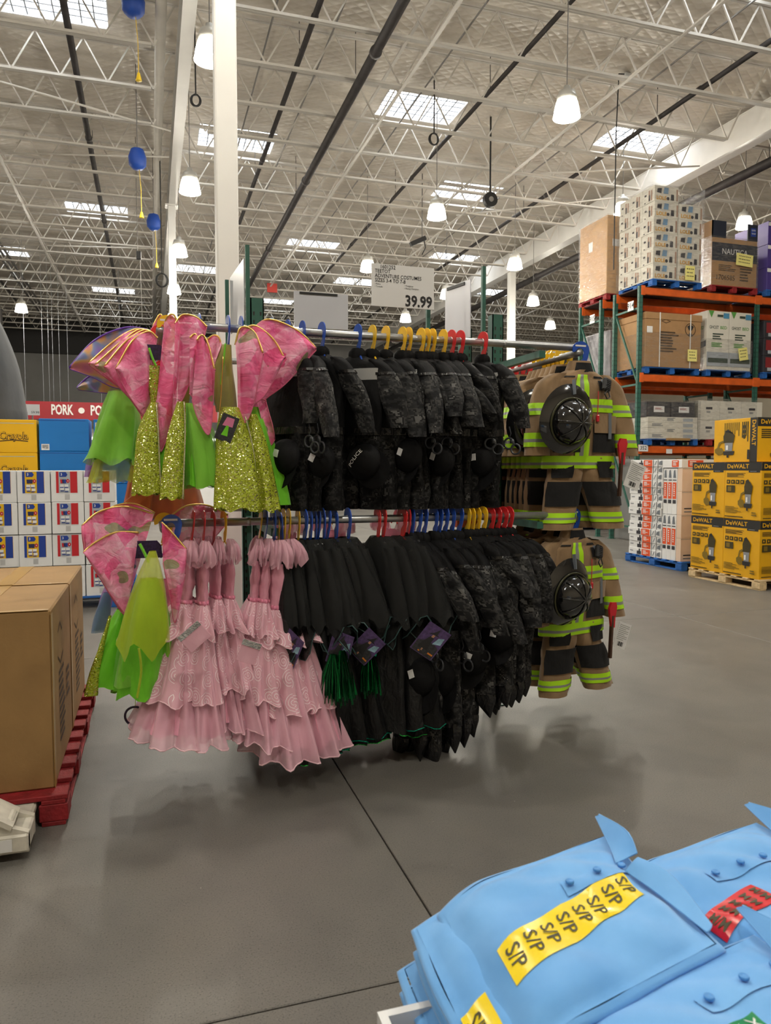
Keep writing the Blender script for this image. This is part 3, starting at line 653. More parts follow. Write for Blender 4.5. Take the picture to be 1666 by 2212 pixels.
def petals():
    m, t, b = newmat('petal_print'); MATS['petal'] = m
    uv = t.new('ShaderNodeUVMap'); v = t.new('ShaderNodeTexVoronoi'); v.inputs['Scale'].default_value = 10; v.inputs['Randomness'].default_value = 1
    n0 = t.new('ShaderNodeTexNoise'); n0.inputs['Scale'].default_value = 14; t.lk(uv.outputs[0], n0.inputs['Vector'])
    ad = t.new('ShaderNodeVectorMath', operation='MULTIPLY_ADD'); t.lk(n0.outputs['Color'], ad.inputs[0]); ad.inputs[1].default_value = (.05, .05, 0); t.lk(uv.outputs[0], ad.inputs[2]); t.lk(ad.outputs[0], v.inputs['Vector'])
    sep = t.new('ShaderNodeSeparateXYZ'); t.lk(v.outputs['Color'], sep.inputs[0])
    ns = t.new('ShaderNodeTexNoise'); ns.inputs['Scale'].default_value = 26; ns.inputs['Detail'].default_value = 3; ns.inputs['Distortion'].default_value = 1.4; t.lk(uv.outputs[0], ns.inputs['Vector'])
    k = t.math('ADD', t.math('MULTIPLY', sep.outputs[1], .55), t.math('ADD', t.math('MULTIPLY', v.outputs['Distance'], .45), t.math('MULTIPLY', t.math('SUBTRACT', ns.outputs[0], .5), .5)))
    c = t.ramp(k, [(.05, srgb('f2397f')), (.35, srgb('f8649f')), (.6, srgb('fd90bb')), (.9, srgb('ffc4da'))])
    n = t.new('ShaderNodeTexNoise'); n.inputs['Scale'].default_value = 6.5; n.inputs['Detail'].default_value = 1; t.lk(uv.outputs[0], n.inputs['Vector'])
    c = t.mix(t.math('MULTIPLY', t.math('GREATER_THAN', n.outputs[0], .66), .75), c, srgb('6a9a3a'))
    t.lk(c, b.inputs['Base Color']); b.inputs['Roughness'].default_value = .5; b.inputs['Alpha'].default_value = .84; b.inputs['Sheen Weight'].default_value = .3
    bw = t.new('ShaderNodeTexNoise'); bw.inputs['Scale'].default_value = 16; bw.inputs['Detail'].default_value = 4; bw.inputs['Distortion'].default_value = 1.0; t.lk(uv.outputs[0], bw.inputs['Vector'])
    bm = t.new('ShaderNodeBump'); bm.inputs['Strength'].default_value = .6; bm.inputs['Distance'].default_value = .03; t.lk(bw.outputs[0], bm.inputs['Height']); t.lk(bm.outputs[0], b.inputs['Normal'])
    m2, t2, b2 = newmat('rainbow_print'); MATS['rainbow'] = m2
    uv = t2.new('ShaderNodeUVMap'); n = t2.new('ShaderNodeTexNoise'); n.inputs['Scale'].default_value = 7; t2.lk(uv.outputs[0], n.inputs['Vector'])
    t2.lk(t2.ramp(n.outputs[0], [(.3, srgb('c05a9c')), (.42, srgb('d97a8c')), (.5, srgb('d9a45c')), (.58, srgb('7a90c0')), (.7, srgb('8a6ac0'))]), b2.inputs['Base Color']); b2.inputs['Alpha'].default_value = .85; b2.inputs['Roughness'].default_value = .5
petals()
def swirl():
    m, t, b = newmat('pink_swirl'); MATS['swirl'] = m
    uv = t.new('ShaderNodeUVMap'); v = t.new('ShaderNodeTexVoronoi'); v.inputs['Scale'].default_value = 11; v.inputs['Randomness'].default_value = .55; v.voronoi_dimensions = '2D'; t.lk(uv.outputs[0], v.inputs['Vector'])
    sb = t.new('ShaderNodeVectorMath', operation='SUBTRACT')
    sc = t.new('ShaderNodeVectorMath', operation='SCALE'); sc.inputs['Scale'].default_value = 1.0; t.lk(uv.outputs[0], sc.inputs[0])
    t.lk(sc.outputs[0], sb.inputs[0]); t.lk(v.outputs['Position'], sb.inputs[1])
    sp = t.new('ShaderNodeSeparateXYZ'); t.lk(sb.outputs[0], sp.inputs[0])
    ang = t.math('ARCTAN2', sp.outputs[1], sp.outputs[0])
    ph = t.math('ADD', t.math('MULTIPLY', v.outputs['Distance'], 44.0), ang)
    w = t.math('SINE', ph); line = t.math('GREATER_THAN', w, .82)
    inr = t.math('LESS_THAN', v.outputs['Distance'], .44); k = t.math('MULTIPLY', line, inr)
    c = t.mix(t.math('MULTIPLY', k, .8), srgb('f6bccc'), srgb('fffafb')); t.lk(c, b.inputs['Base Color']); b.inputs['Roughness'].default_value = .6; b.inputs['Sheen Weight'].default_value = .4
    t.lk(t.math('ADD', t.math('MULTIPLY', k, .2), .78), b.inputs['Alpha'])
swirl()
# --- hangers
def hanger_outline():
    o = []
    for a in np.linspace(200, -10, 16): o.append((.006 + .052 * math.cos(R(a)), .016 + .05 * math.sin(R(a))))
    o += [(.05, -.03), (.036, -.07), (.022, -.1), (-.012, -.1), (-.004, -.06), (.02, -.035)]
    for a in np.linspace(-40, 170, 10): o.append((.0 + .0255 * math.cos(R(a)), .0 + .0255 * math.sin(R(a))))
    return o
HM = {}
for k in HC:
    m = MB(); m.prism(hanger_outline(), lambda a, b, c: (a, c - .003, b), .006)
    m.tube([(-.05, 0, -.15), (-.03, 0, -.125), (.005, 0, -.1), (.04, 0, -.125), (.06, 0, -.15)], .006, 6)
    HM[k] = m.mesh('hanger', MATS[HC[k]])
lab_me = MB().box2((-.03, -.0042, .034), (.036, -.0034, .044)).mesh('size_label', MATS['paper'])
def hanger(col, parent, full=False):
    h = link('hanger', HM[col], parent)
    if full: link('size_label', lab_me, h)
    return h
# --- small accessories
def dome(mb, c, r, dirv, squash=1.0, n=16, k=7, mat=0, ry=None):
    d = np.array(dirv, float); d /= np.linalg.norm(d); up = np.array([0, 0, 1.0]); x = np.cross(up, d); x /= np.linalg.norm(x) + 1e-9; y = np.cross(d, x); c = np.array(c, float)
    P = []
    for i in range(k + 1):
        a = math.pi / 2 * i / k; rr = r * math.cos(a) if i < k else .0008
        P.append([c + x * rr * math.cos(q) + y * (ry or r) / r * rr * math.sin(q) + d * r * squash * math.sin(a) for q in np.linspace(0, 2 * math.pi, n, endpoint=False)])
    mb.grid(P, True, mat)
def cap_part(parent, c, rz=0, text=None, label=None):
    m = MB(); dome(m, (0, 0, 0), .082, (0, -1, 0), .95, 18, 7); dome(m, (0, 0, 0), .082, (0, 1, 0), .1, 18, 2)
    o = m.build('cap', MATS['police_black'], parent, True); o.location = c; o.scale = (1.3, 1.2, 1.3); o.rotation_euler = (R(-8), rz, 0)
    P = []
    for i in range(6):
        s = i / 5; P.append([(.08 * math.sin(q) * (1 + .08 * s), -.008 - .028 * s * (1 - .8 * (q / 1.45) ** 2), -.08 * math.cos(q) * (1 - s) * .75 - s * (.03 + .115 * math.cos(q) ** .8)) for q in np.linspace(-1.45, 1.45, 13)])
    b = MB(); b.grid(P); b.build('brim', MATS['police_black'], o, True)
    if text:
        tm = MB()
        def T(u, v):
            x = u; z = v + .02; y = -.955 * math.sqrt(max(1e-5, .082 ** 2 - x * x - z * z)) - .0025; return (x, y, z)
        put_text(tm, text, T, size=.026, width=.088, bold=.01); tm.build('lettering', MATS['sign_white'], o)
    else:
        MB().box((.0, -.079, .01), (.028, .003, .032)).build('size_sticker', MATS['paper'], o)
    return o
def cuffs(parent, c):
    m = MB(); pts = lambda cx, cz, r: [(cx + r * math.cos(a), 0, cz + r * math.sin(a)) for a in np.linspace(0, 2 * math.pi, 14, endpoint=False)]
    m.tube(pts(0, 0, .032), .006, 6, closed=True); m.tube(pts(.045, -.035, .03), .006, 6, closed=True); m.tube([(0, 0, .03), (.01, .005, .06), (0, 0, .1)], .004, 5); m.box((.02, 0, .012), (.02, .012, .025))
    o = m.build('handcuffs', MATS['cuff_grey'], parent, True); o.location = c; return o
def tag_card(parent, c, w, h, rot, kind='witch', name='picture_tag'):
    o = MB().box((0, 0, 0), (w, .002, h)).build(name, MATS['tag_purple'] if kind == 'witch' else MATS['tag_dark'] if kind == 'fairy' else MATS['paper'], parent); o.location = c; o.rotation_euler = rot
    if kind == 'witch':
        p = MB(); y = -.0016
        P = lambda pts: [(a * w, y, b * h) for a, b in pts]
        p.poly(P([(-.45, -.48), (.45, -.48), (.45, -.1), (.2, -.02), (-.2, -.05), (-.45, -.15)])); p.build('print_ground', MATS['tag_dark'], o)
        p = MB(); y = -.0018; p.poly(P([(.12, -.05), (.42, .05), (.4, .28), (.2, .2)])); p.build('print_sky', MATS['tag_sky'], o)
        p = MB(); y = -.0022; p.poly(P([(-.32, -.3), (.12, -.3), (.05, -.02), (.06, .12), (-.12, .14), (-.2, -.02)])); p.poly(P([(-.25, .18), (.2, .24), (.08, .27), (.06, .46), (-.1, .26)])); p.build('print_figure', MATS['ink'], o)
        p = MB(); y = -.0024; p.poly(P([(-.08, .12), (.02, .13), (.03, .22), (-.07, .21)])); p.poly(P([(-.12, -.3), (-.06, -.3), (-.06, -.38), (-.12, -.38)])); p.build('print_face', MATS['skin_tag'], o)
        p = MB(); y = -.0026; p.poly(P([(-.2, -.4), (-.12, -.4), (-.12, -.44), (-.2, -.44)])); p.poly(P([(.2, -.32), (.42, -.32), (.42, -.37), (.2, -.37)])); p.build('print_badge', MATS['tag_orange'], o)
    elif kind == 'fairy':
        p = MB(); y = -.0016; P = lambda pts: [(a * w, y, b * h) for a, b in pts]
        p.poly(P([(-.3, .05), (.3, .1), (.25, .42), (-.2, .4)])); p.build('print_wings', MATS['tag_pink'], o); p = MB(); y = -.002; p.poly(P([(-.18, -.3), (.2, -.28), (.08, .1), (-.06, .1)])); p.build('print_dress', MATS['green_satin'], o)
    else:
        p = MB(); y = -.0016
        for k in range(9): p.box2((-w * .4, -.0018, h * (.38 - .07 * k)), (w * (.4 - .25 * (k % 3 == 2)), -.0012, h * (.38 - .07 * k) + h * .022))
        tag(p.build('print_lines', MATS['tape_light'], o), kind='stuff')
        p = MB(); x = -w * .2
        for k in range(8): p.box2((x, -.0018, -h * .42), (x + w * .02 * (1 + k % 3), -.0012, -h * .25)); x += w * .055
        tag(p.build('barcode', MATS['ink'], o), kind='stuff')
    return o
# ================================================================== costumes
def set_hanger(root, col):
    for ch in root.children:
        if ch.name.split('.')[0] == 'hanger': ch.data = HM[col]; ch.rotation_euler = (0, 0, (R(-84) - root.rotation_euler[2]) if root.rotation_euler[2] < R(-25) else 0)
# ---- police
def police(seed, L=1.0, cap=True, cuff=True, text=None, tilt=0.0, patch=True, spl=1.0, boots=True):
    rg = random.Random(seed); o = thing('police_costume', '', 'costume')
    hanger('blue', o)
    s = L; w = 1.0 + .12 * (L - 1); cl = lambda: rg.uniform(-.012, .012)
    cloth('collar', 'police_black', o, [(0, 0, -.075, .03, .026), (0, 0, -.095, .05, .036), (0, 0, -.12, .052, .038), (0, 0, -.135, .045, .036)], N=7, S=16, seed=seed)
    cloth('jacket', ['police_black', 'camo'], o, [(0, 0, -.12, .045, .03), (0, 0, -.15, .10 * w, .05), (0, 0, -.20 * s, .15 * w, .06), (0, cl(), -.32 * s, .155 * w, .066), (cl(), 0, -.46 * s, .15 * w, .07), (0, 0, -.58 * s, .145 * w, .072)],
          N=18, S=28, fold=(.01, .06), nf=5, seed=seed, crumple=.004, row_mat=lambda t: 0)
    if patch:
        p = MB(); P, _ = loft([(0, 0, -.12, .045, .03), (0, 0, -.15, .10 * w, .05), (0, 0, -.20 * s, .15 * w, .06), (0, 0, -.32 * s, .155 * w, .066), (0, 0, -.46 * s, .15 * w, .07), (0, 0, -.58 * s, .145 * w, .072)], ts=np.linspace(.40, .52, 4), S=10, off=.006, closed=False, th0=R(-100), th1=R(-25))
        p.grid(P); p.build('reflective_patch', MATS['tape_light'], o, True)
    if text or (patch and cap and not boots):
        JK = [(0, 0, -.12, .045, .03), (0, 0, -.15, .10 * w, .05), (0, 0, -.20 * s, .15 * w, .06), (0, 0, -.32 * s, .155 * w, .066), (0, 0, -.46 * s, .15 * w, .07), (0, 0, -.58 * s, .145 * w, .072)]
        tm = MB(); put_text(tm, 'POLICE', lambda u, v: loft(JK, ts=[.40 - u / .46], S=1, closed=False, th0=R(-128) + v / .1, th1=R(-127) + v / .1, off=.008)[0][0, 0], size=.045, width=.13, bold=.012); tm.build('lettering', MATS['sign_white'], o)
    for sg in (-1, 1):
        dz = rg.uniform(-.12, .05); dx = rg.uniform(-.09, .07) * spl; dy = rg.uniform(-.10, .06); sw = rg.uniform(.8, 1.2)
        k = [(sg * .105 * w, 0, -.148 * s, .035, .04), (sg * .15 * w, 0, -.2 * s, .055, .046), (sg * (.21 * w + dx * .5), dy * .5, -.29 * s + dz * .3, .072 * sw, .044 / sw), (sg * (.27 * w + dx), dy, -.39 * s + dz, .068 * sw, .036), (sg * (.315 * w + dx * 1.5), dy * 1.5, -.50 * s + dz * 1.5, .046 * sw, .028)]
        e = cloth('sleeve', ['police_black', 'camo'], o, k, N=16, S=18, fold=(.02, .05), nf=4, seed=seed + sg + 5, crumple=.006, row_mat=lambda t: 0 if t < .33 else 1)
        cloth('epaulette_seam', 'shiny_black', e, k, ts=[.325, .345, .365], S=18, off=.004, seed=seed + sg + 5, fold=(.02, .05), nf=4)
    for sg in (-1, 1):
        dx = rg.uniform(-.02, .02); dy = rg.uniform(-.03, .03)
        k = [(sg * .065, 0, -.54 * s, .075, .055), (sg * .075, dy * .4, -.68 * s, .076, .05), (sg * .08 + dx, dy, -.85 * s, .07, .046), (sg * .08 + dx, dy * .6, -1.02 * s, .066, .042)]
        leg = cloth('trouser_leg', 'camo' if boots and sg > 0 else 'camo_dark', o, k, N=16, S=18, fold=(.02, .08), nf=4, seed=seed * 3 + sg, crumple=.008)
        z = -1.0 * s
        if boots: cloth('boot_cover', 'shiny_black', leg, [(sg * .08 + dx, dy * .6, z, .06, .04), (sg * .085 + dx, dy * .6 - .01, z - .05, .066, .036), (sg * .10 + dx, dy * .6 - .02, z - .10, .04, .026), (sg * .12 + dx, dy * .6 - .03, z - .16, .004, .004)], N=8, S=12, fold=(.03, .12), nf=3, seed=seed, smooth=False)
    cloth('belt', 'shiny_black', o, [(0, 0, -.545 * s, .152 * w, .078), (0, 0, -.585 * s, .152 * w, .078)], N=3, S=24)
    if cap: cap_part(o, (.07 + rg.uniform(-.03, .05), -.10, -.72 * s + rg.uniform(-.03, .03)), R(rg.uniform(-25, 25)) + tilt, text)
    if cuff: cuffs(o, (.19 * w + rg.uniform(-.01, .04), -.05, -.63 * s))
    return o
XU = lambda px: aty(px, 728, RY)[0]
XLW = lambda px: aty(px, 1122, RLY)[0]
PU = [(620, 'blue', -60, 0), (652, 'blue', -72, 1), (694, 'blue', -55, 4), (772, 'blue', -42, 3), (803, 'yellow', -46, 2), (832, 'yellow', -60, 6), (868, 'yellow', -56, 5), (881, 'yellow', -70, 4), (908, 'yellow', -50, 1),
      (920, 'yellow', -66, 6), (932, 'yellow', -62, 2), (956, 'yellow', -72, 4), (974, 'red', -66, 6), (993, 'red', -46, 5), (1042, 'red', -62, 0)]
cnt = {}
for i_, (px, col, ang, v) in enumerate(PU):
    cnt[col] = cnt.get(col, 0) + 1
    lb = 'black camouflage police costume on the upper rail, %s %s-hanger one from the left' % (ORD[cnt[col] - 1], col)
    if v == 3: lb = 'police costume with the cap lettered POLICE on the upper rail'
    kw = {0: {}, 1: dict(patch=False, cap=False), 2: dict(cap=False, cuff=False), 3: dict(text='POLICE', tilt=R(-48), cuff=False), 4: dict(patch=False, cuff=False), 5: dict(cap=False), 6: dict(cap=False, cuff=False, patch=False)}[v]
    o = police(300 + i_, boots=False, **kw)
    o.location = (XU(px), RY, ZU); o.rotation_euler = (0, 0, R(ang)); o.scale = (1, .8, .93); o['label'] = lb; o['group'] = 'police costumes'; set_hanger(o, col)
PL = [(886, 'blue'), (902, 'blue'), (914, 'blue'), (936, 'blue'), (946, 'blue'), (959, 'blue'), (973, 'blue'), (990, 'blue'), (1006, 'yellow'), (1016, 'yellow'), (1028, 'yellow'), (1042, 'yellow'), (1058, 'red'), (1072, 'red'), (1086, 'red'), (1098, 'red')]
cnt = {}
for i, (px, col) in enumerate(PL):
    cnt[col] = cnt.get(col, 0) + 1
    o = police(400 + i, 1.14 if i < 8 else 1.06, cap=i in (0, 2, 4, 6, 11), cuff=i in (1, 4, 7), patch=False)
    o.location = (XLW(px), RLY, ZL); o.scale = (1, .8, [1.06, 1.02, 1.08, 1.0, 1.05, 1.0, .96, .99, .92, .93, .9, .88, .9, .88, .86, .86][i]); o.rotation_euler = (R(RNG.uniform(-3, 3)), R(RNG.uniform(-4, 2)), R([-60, -68, -52, -56, -50, -58, -48, -54, -46, -52, -50, -44, -48, -44, -40, -46][i] + RNG.uniform(-10, 10))); set_hanger(o, col); o['group'] = 'police costumes'
    o['label'] = 'camouflage police costume on the lower rail, %s %s-hanger one from the left' % (ORD[cnt[col] - 1], col)
# ---- princess dresses
def princess(seed, L=1.0, flare=1.0):
    rg = random.Random(seed); o = thing('princess_dress', '', 'dress'); hanger('red', o)
    for sg in (-1, 1):
        cloth('shoulder_ruffle', 'pink_tulle', o, [(sg * .085, 0, -.085, .028, .022), (sg * .10, 0, -.11, .048, .036), (sg * .115, -.005, -.15, .056, .044), (sg * .11, -.01, -.2, .05, .05)], N=10, S=56, fold=(.2, .42), nf=8, seed=seed + sg, hem=.02)
        MB().tube([(sg * .07, 0, -.12), (sg * .075, -.02, -.2), (sg * .07, -.03, -.25)], .008, 6).build('strap', MATS['pink_satin'], o)
    cloth('bodice', 'pink_satin', o, [(0, 0, -.2, .095, .032), (0, 0, -.27, .105, .042), (0, 0, -.34, .09, .04), (0, 0, -.41, .075, .038)], N=12, S=22, fold=(.01, .03), nf=7, seed=seed, crumple=.004)
    w = cloth('waistband', 'pink_dark', o, [(0, 0, -.395, .078, .042), (0, 0, -.408, .082, .046), (0, 0, -.422, .078, .042)], N=5, S=22)
    rs = MB()
    for k in range(9):
        a = 6.28 * k / 9; dome(rs, (.08 * math.cos(a), .044 * math.sin(a), -.408), .012, (math.cos(a), math.sin(a), .01), 1, 7, 3)
    tag(rs.build('rosettes', MATS['pink_dark'], o, True), kind='stuff')
    f = flare
    cloth('underskirt', 'pink_satin', o, [(0, 0, -.42, .07, .035), (0, 0, -.6 * L, .13 * f, .075), (0, 0, -.85 * L, .21 * f, .12), (0, 0, -1.04 * L, .27 * f, .16)], N=16, S=44, fold=(.02, .10), nf=8, seed=seed + 3, hem=.008)
    cloth('hem_skirt', 'pink_tulle', o, [(0, 0, -.44, .08, .045), (0, 0, -.65 * L, .16 * f, .095), (0, 0, -.88 * L, .24 * f, .15), (0, 0, -1.08 * L, .33 * f, .21)], N=18, S=90, fold=(.03, .13), nf=9, seed=seed + 4, hem=.007)
    P, _ = loft([(0, 0, -.44, .08, .045), (0, 0, -.65 * L, .16 * f, .095), (0, 0, -.88 * L, .24 * f, .15), (0, 0, -1.08 * L, .33 * f, .21)], ts=[1.0], S=90, fold=(.03, .13), nf=9, seed=seed + 4, hem=.007)
    MB().tube(P[0], .0035, 5, closed=True).build('hem_piping', MATS['piping_white'], o)
    k2 = [(0, -.004, -.425, .085, .05), (0, -.006, -.6 * L, .165 * f, .10), (0, -.008, -.78 * L, .225 * f, .145), (0, -.01, -.88 * L, .265 * f, .17)]
    sw = cloth('embroidered_overskirt', 'swirl', o, k2, N=16, S=80, fold=(.03, .10), nf=8, seed=seed + 7, hem=.010)
    P, _ = loft(k2, ts=[1.0], S=80, fold=(.03, .10), nf=8, seed=seed + 7, hem=.010); MB().tube(P[0], .0032, 5, closed=True).build('overskirt_piping', MATS['piping_white'], sw)
    k3 = [(0, -.006, -.415, .085, .05), (0, -.01, -.46, .12, .075), (0, -.012, -.52 * L, .155, .10), (0, -.012, -.57 * L, .18, .115)]
    pp = cloth('peplum_ruffle', 'swirl', o, k3, N=9, S=70, fold=(.05, .2), nf=7, seed=seed + 9, hem=.012)
    P, _ = loft(k3, ts=[1.0], S=70, fold=(.05, .2), nf=7, seed=seed + 9, hem=.012); MB().tube(P[0], .003, 5, closed=True).build('peplum_piping', MATS['piping_white'], pp)
    return o
PR = [(416, 'red', -95, 0, .97), (438, 'red', -84, 1, .98), (460, 'red', -80, 2, .93), (482, 'yellow', -74, 1, .93), (562, 'yellow', -96, 2, .99), (571, 'blue', -84, 0, 1.0), (582, 'blue', -78, 1, 1.08), (592, 'blue', -68, 2, 1.09)]
DV = []
for i, (px, col, ang, v, sc) in enumerate(PR):
    o = princess(500 + i, 1.0, (1, .92, .85)[v]); DV.append(o)
    o.location = (XLW(px) + (.01 * (i - 5) if i > 4 else 0), RLY - (0, .03, 0, .02, .0, .02, .05, .03)[i], ZL); o.rotation_euler = (R((-6, -2, 1, 2, -5, -3, 0, 5)[i]), R((0, 0, 0, 0, 0, -2, -3, -4)[i]), R(ang)); o.scale = (1.05, [.95, .65, .45, .45, .62, .62, .85, .75][i], sc)
    set_hanger(o, col); o['group'] = 'pink princess dresses'
    o['label'] = 'pink princess gown with ruffled tiers, %s from the left on the lower rail' % ORD[i]
for (px, py, Y, w, h, rot) in [(420, 1375, 3.50, .12, .10, (R(5), R(-40), R(-5))), (538, 1408, 3.45, .09, .11, (R(5), R(20), R(-10)))]:
    o = MB().box((0, 0, 0), (w, .004, h), ch=.0015).build('shoe_packet', MATS['pink_tulle']); o.location = tuple(aty(px, py, Y)); o.rotation_euler = rot
    tag(o, 'clear accessory packet hanging on the %s pink gowns' % ('left' if px < 500 else 'right-hand'), 'packet', 'accessory packets')
    MB().box((0, -.003, h * .36), (w, .003, h * .26)).build('foil_header', MATS['foil'], o)
# ---- witch costumes
def witch(seed, tall=1.0, tinsel=True, card=True, green=True):
    rg = random.Random(seed); o = thing('witch_costume', '', 'costume'); hanger('yellow', o)
    cloth('bodice', 'sequin_black', o, [(0, 0, -.12, .085, .035), (0, 0, -.2, .12, .05), (0, 0, -.32, .105, .05), (0, 0, -.42, .085, .045)], N=12, S=22, fold=(.02, .04), nf=5, seed=seed)
    sk = [(0, 0, -.41, .085, .045), (0, 0, -.6, .14, .085), (0, 0, -.9 * tall, .18, .12), (0, 0, -1.2 * tall, .21, .14)]
    s = cloth('skirt', 'witch_black', o, sk, N=20, S=40, fold=(.03, .16), nf=6, seed=seed + 1, hem=.012, crumple=.004)
    cloth('hem_trim', 'hem_green' if green else 'hem_teal', s, sk, ts=[.99, 1.0], S=40, fold=(.03, .16), nf=6, seed=seed + 1, hem=.012, off=.003)
    k2 = [(0, 0, -.1, .06, .04), (0, 0, -.2, .15, .075), (.01, 0, -.4, .21, .10), (.02, 0, -.62 * tall, .25, .13)]
    c = cloth('sheer_cape', 'witch_sheer', o, k2, N=14, S=40, fold=(.03, .16), nf=5, seed=seed + 2, hem=.075)
    P, _ = loft(k2, ts=[1.0], S=40, fold=(.03, .16), nf=5, seed=seed + 2, hem=.075); MB().tube(P[0], .0034, 4, closed=True).build('cape_edging', M('edging_teal', srgb('3d5c5c'), .5), c)
    for sg in (-1, 1):
        cloth('bell_sleeve', 'witch_sheer', o, [(sg * .11, 0, -.15, .035, .035), (sg * .16, -.01, -.27, .05, .04), (sg * .2, -.02, -.42, .075, .055), (sg * .215, -.03, -.55, .095, .06)], N=12, S=24, fold=(.02, .14), nf=4, seed=seed + sg + 8, hem=.03)
    MB().tube([(0, -.06, -.42), (.05, -.1, -.55), (.03, -.13, -.75)], .01, 6).build('sash', MATS['hem_teal'], o)
    if tinsel:
        t = MB(); r2 = np.random.RandomState(seed)
        for k in range(64):
            a = r2.rand() * 6.28; rr = r2.rand() ** .5; l = .2 * (.75 + .25 * r2.rand()); x = rr * .012 * math.cos(a); y = rr * .012 * math.sin(a); X = x * 3.6; Y = y * 3.0
            w = .0016; t.add([(x - w, y, 0), (x + w, y, 0), (X + w * 1.5, Y, -l * .55), (X * 1.1 + w, Y * 1.2 + .006 * r2.randn(), -l), (X * 1.1 - w, Y * 1.2, -l), (X - w, Y, -l * .5)], [(0, 5, 2, 1), (5, 4, 3, 2)], mat=int(r2.rand() > .55))
        q = t.build('tinsel_tassel', [MATS['tinsel'], MATS['tinsel_dark']], o); q.location = (.26, -.10, -.66); q.scale = (1.5, 1.3, 1.35); tag(q, 'shiny green tinsel tassel', kind='stuff')
    if card: tag_card(o, (.27 + rg.uniform(-.02, .03), -.14, -.64), .125, .18, (R(8), R(rg.uniform(20, 45)), R(38)))
    return o
WT = [(600, 'yellow', -78), (612, 'yellow', -70), (623, 'yellow', -74), (643, 'yellow', -68), (656, 'blue', -62), (668, 'blue', -72), (679, 'blue', -66), (686, 'blue', -60), (697, 'blue', -70), (708, 'blue', -64), (722, 'blue', -55), (751, 'blue', -58), (815, 'red', -62), (827, 'red', -56), (868, 'red', -66), (880, 'red', -58)]
cnt = {}
for i, (px, col, ang) in enumerate(WT):
    cnt[col] = cnt.get(col, 0) + 1; 
    o = witch(600 + i, RNG.uniform(.95, 1.03), i in (4, 8, 11), i in (1, 6, 11, 14), i % 2)
    o.location = (XLW(px), RLY, ZL); o.rotation_euler = (R(RNG.uniform(-4, 4)) if i > 3 else 0, R(RNG.uniform(-4, 2)), R(ang + (RNG.uniform(-16, 22) if i > 3 else 0))); o.scale = (.78 if i < 4 else RNG.uniform(.85, 1.15), .7 if i < 4 else .9, 1.0 if i < 10 else .98); set_hanger(o, col); o['group'] = 'black witch costumes'
    o['label'] = 'black sheer-caped witch costume on the lower rail, %s %s-hanger one from the left' % (ORD[cnt[col] - 1], col)
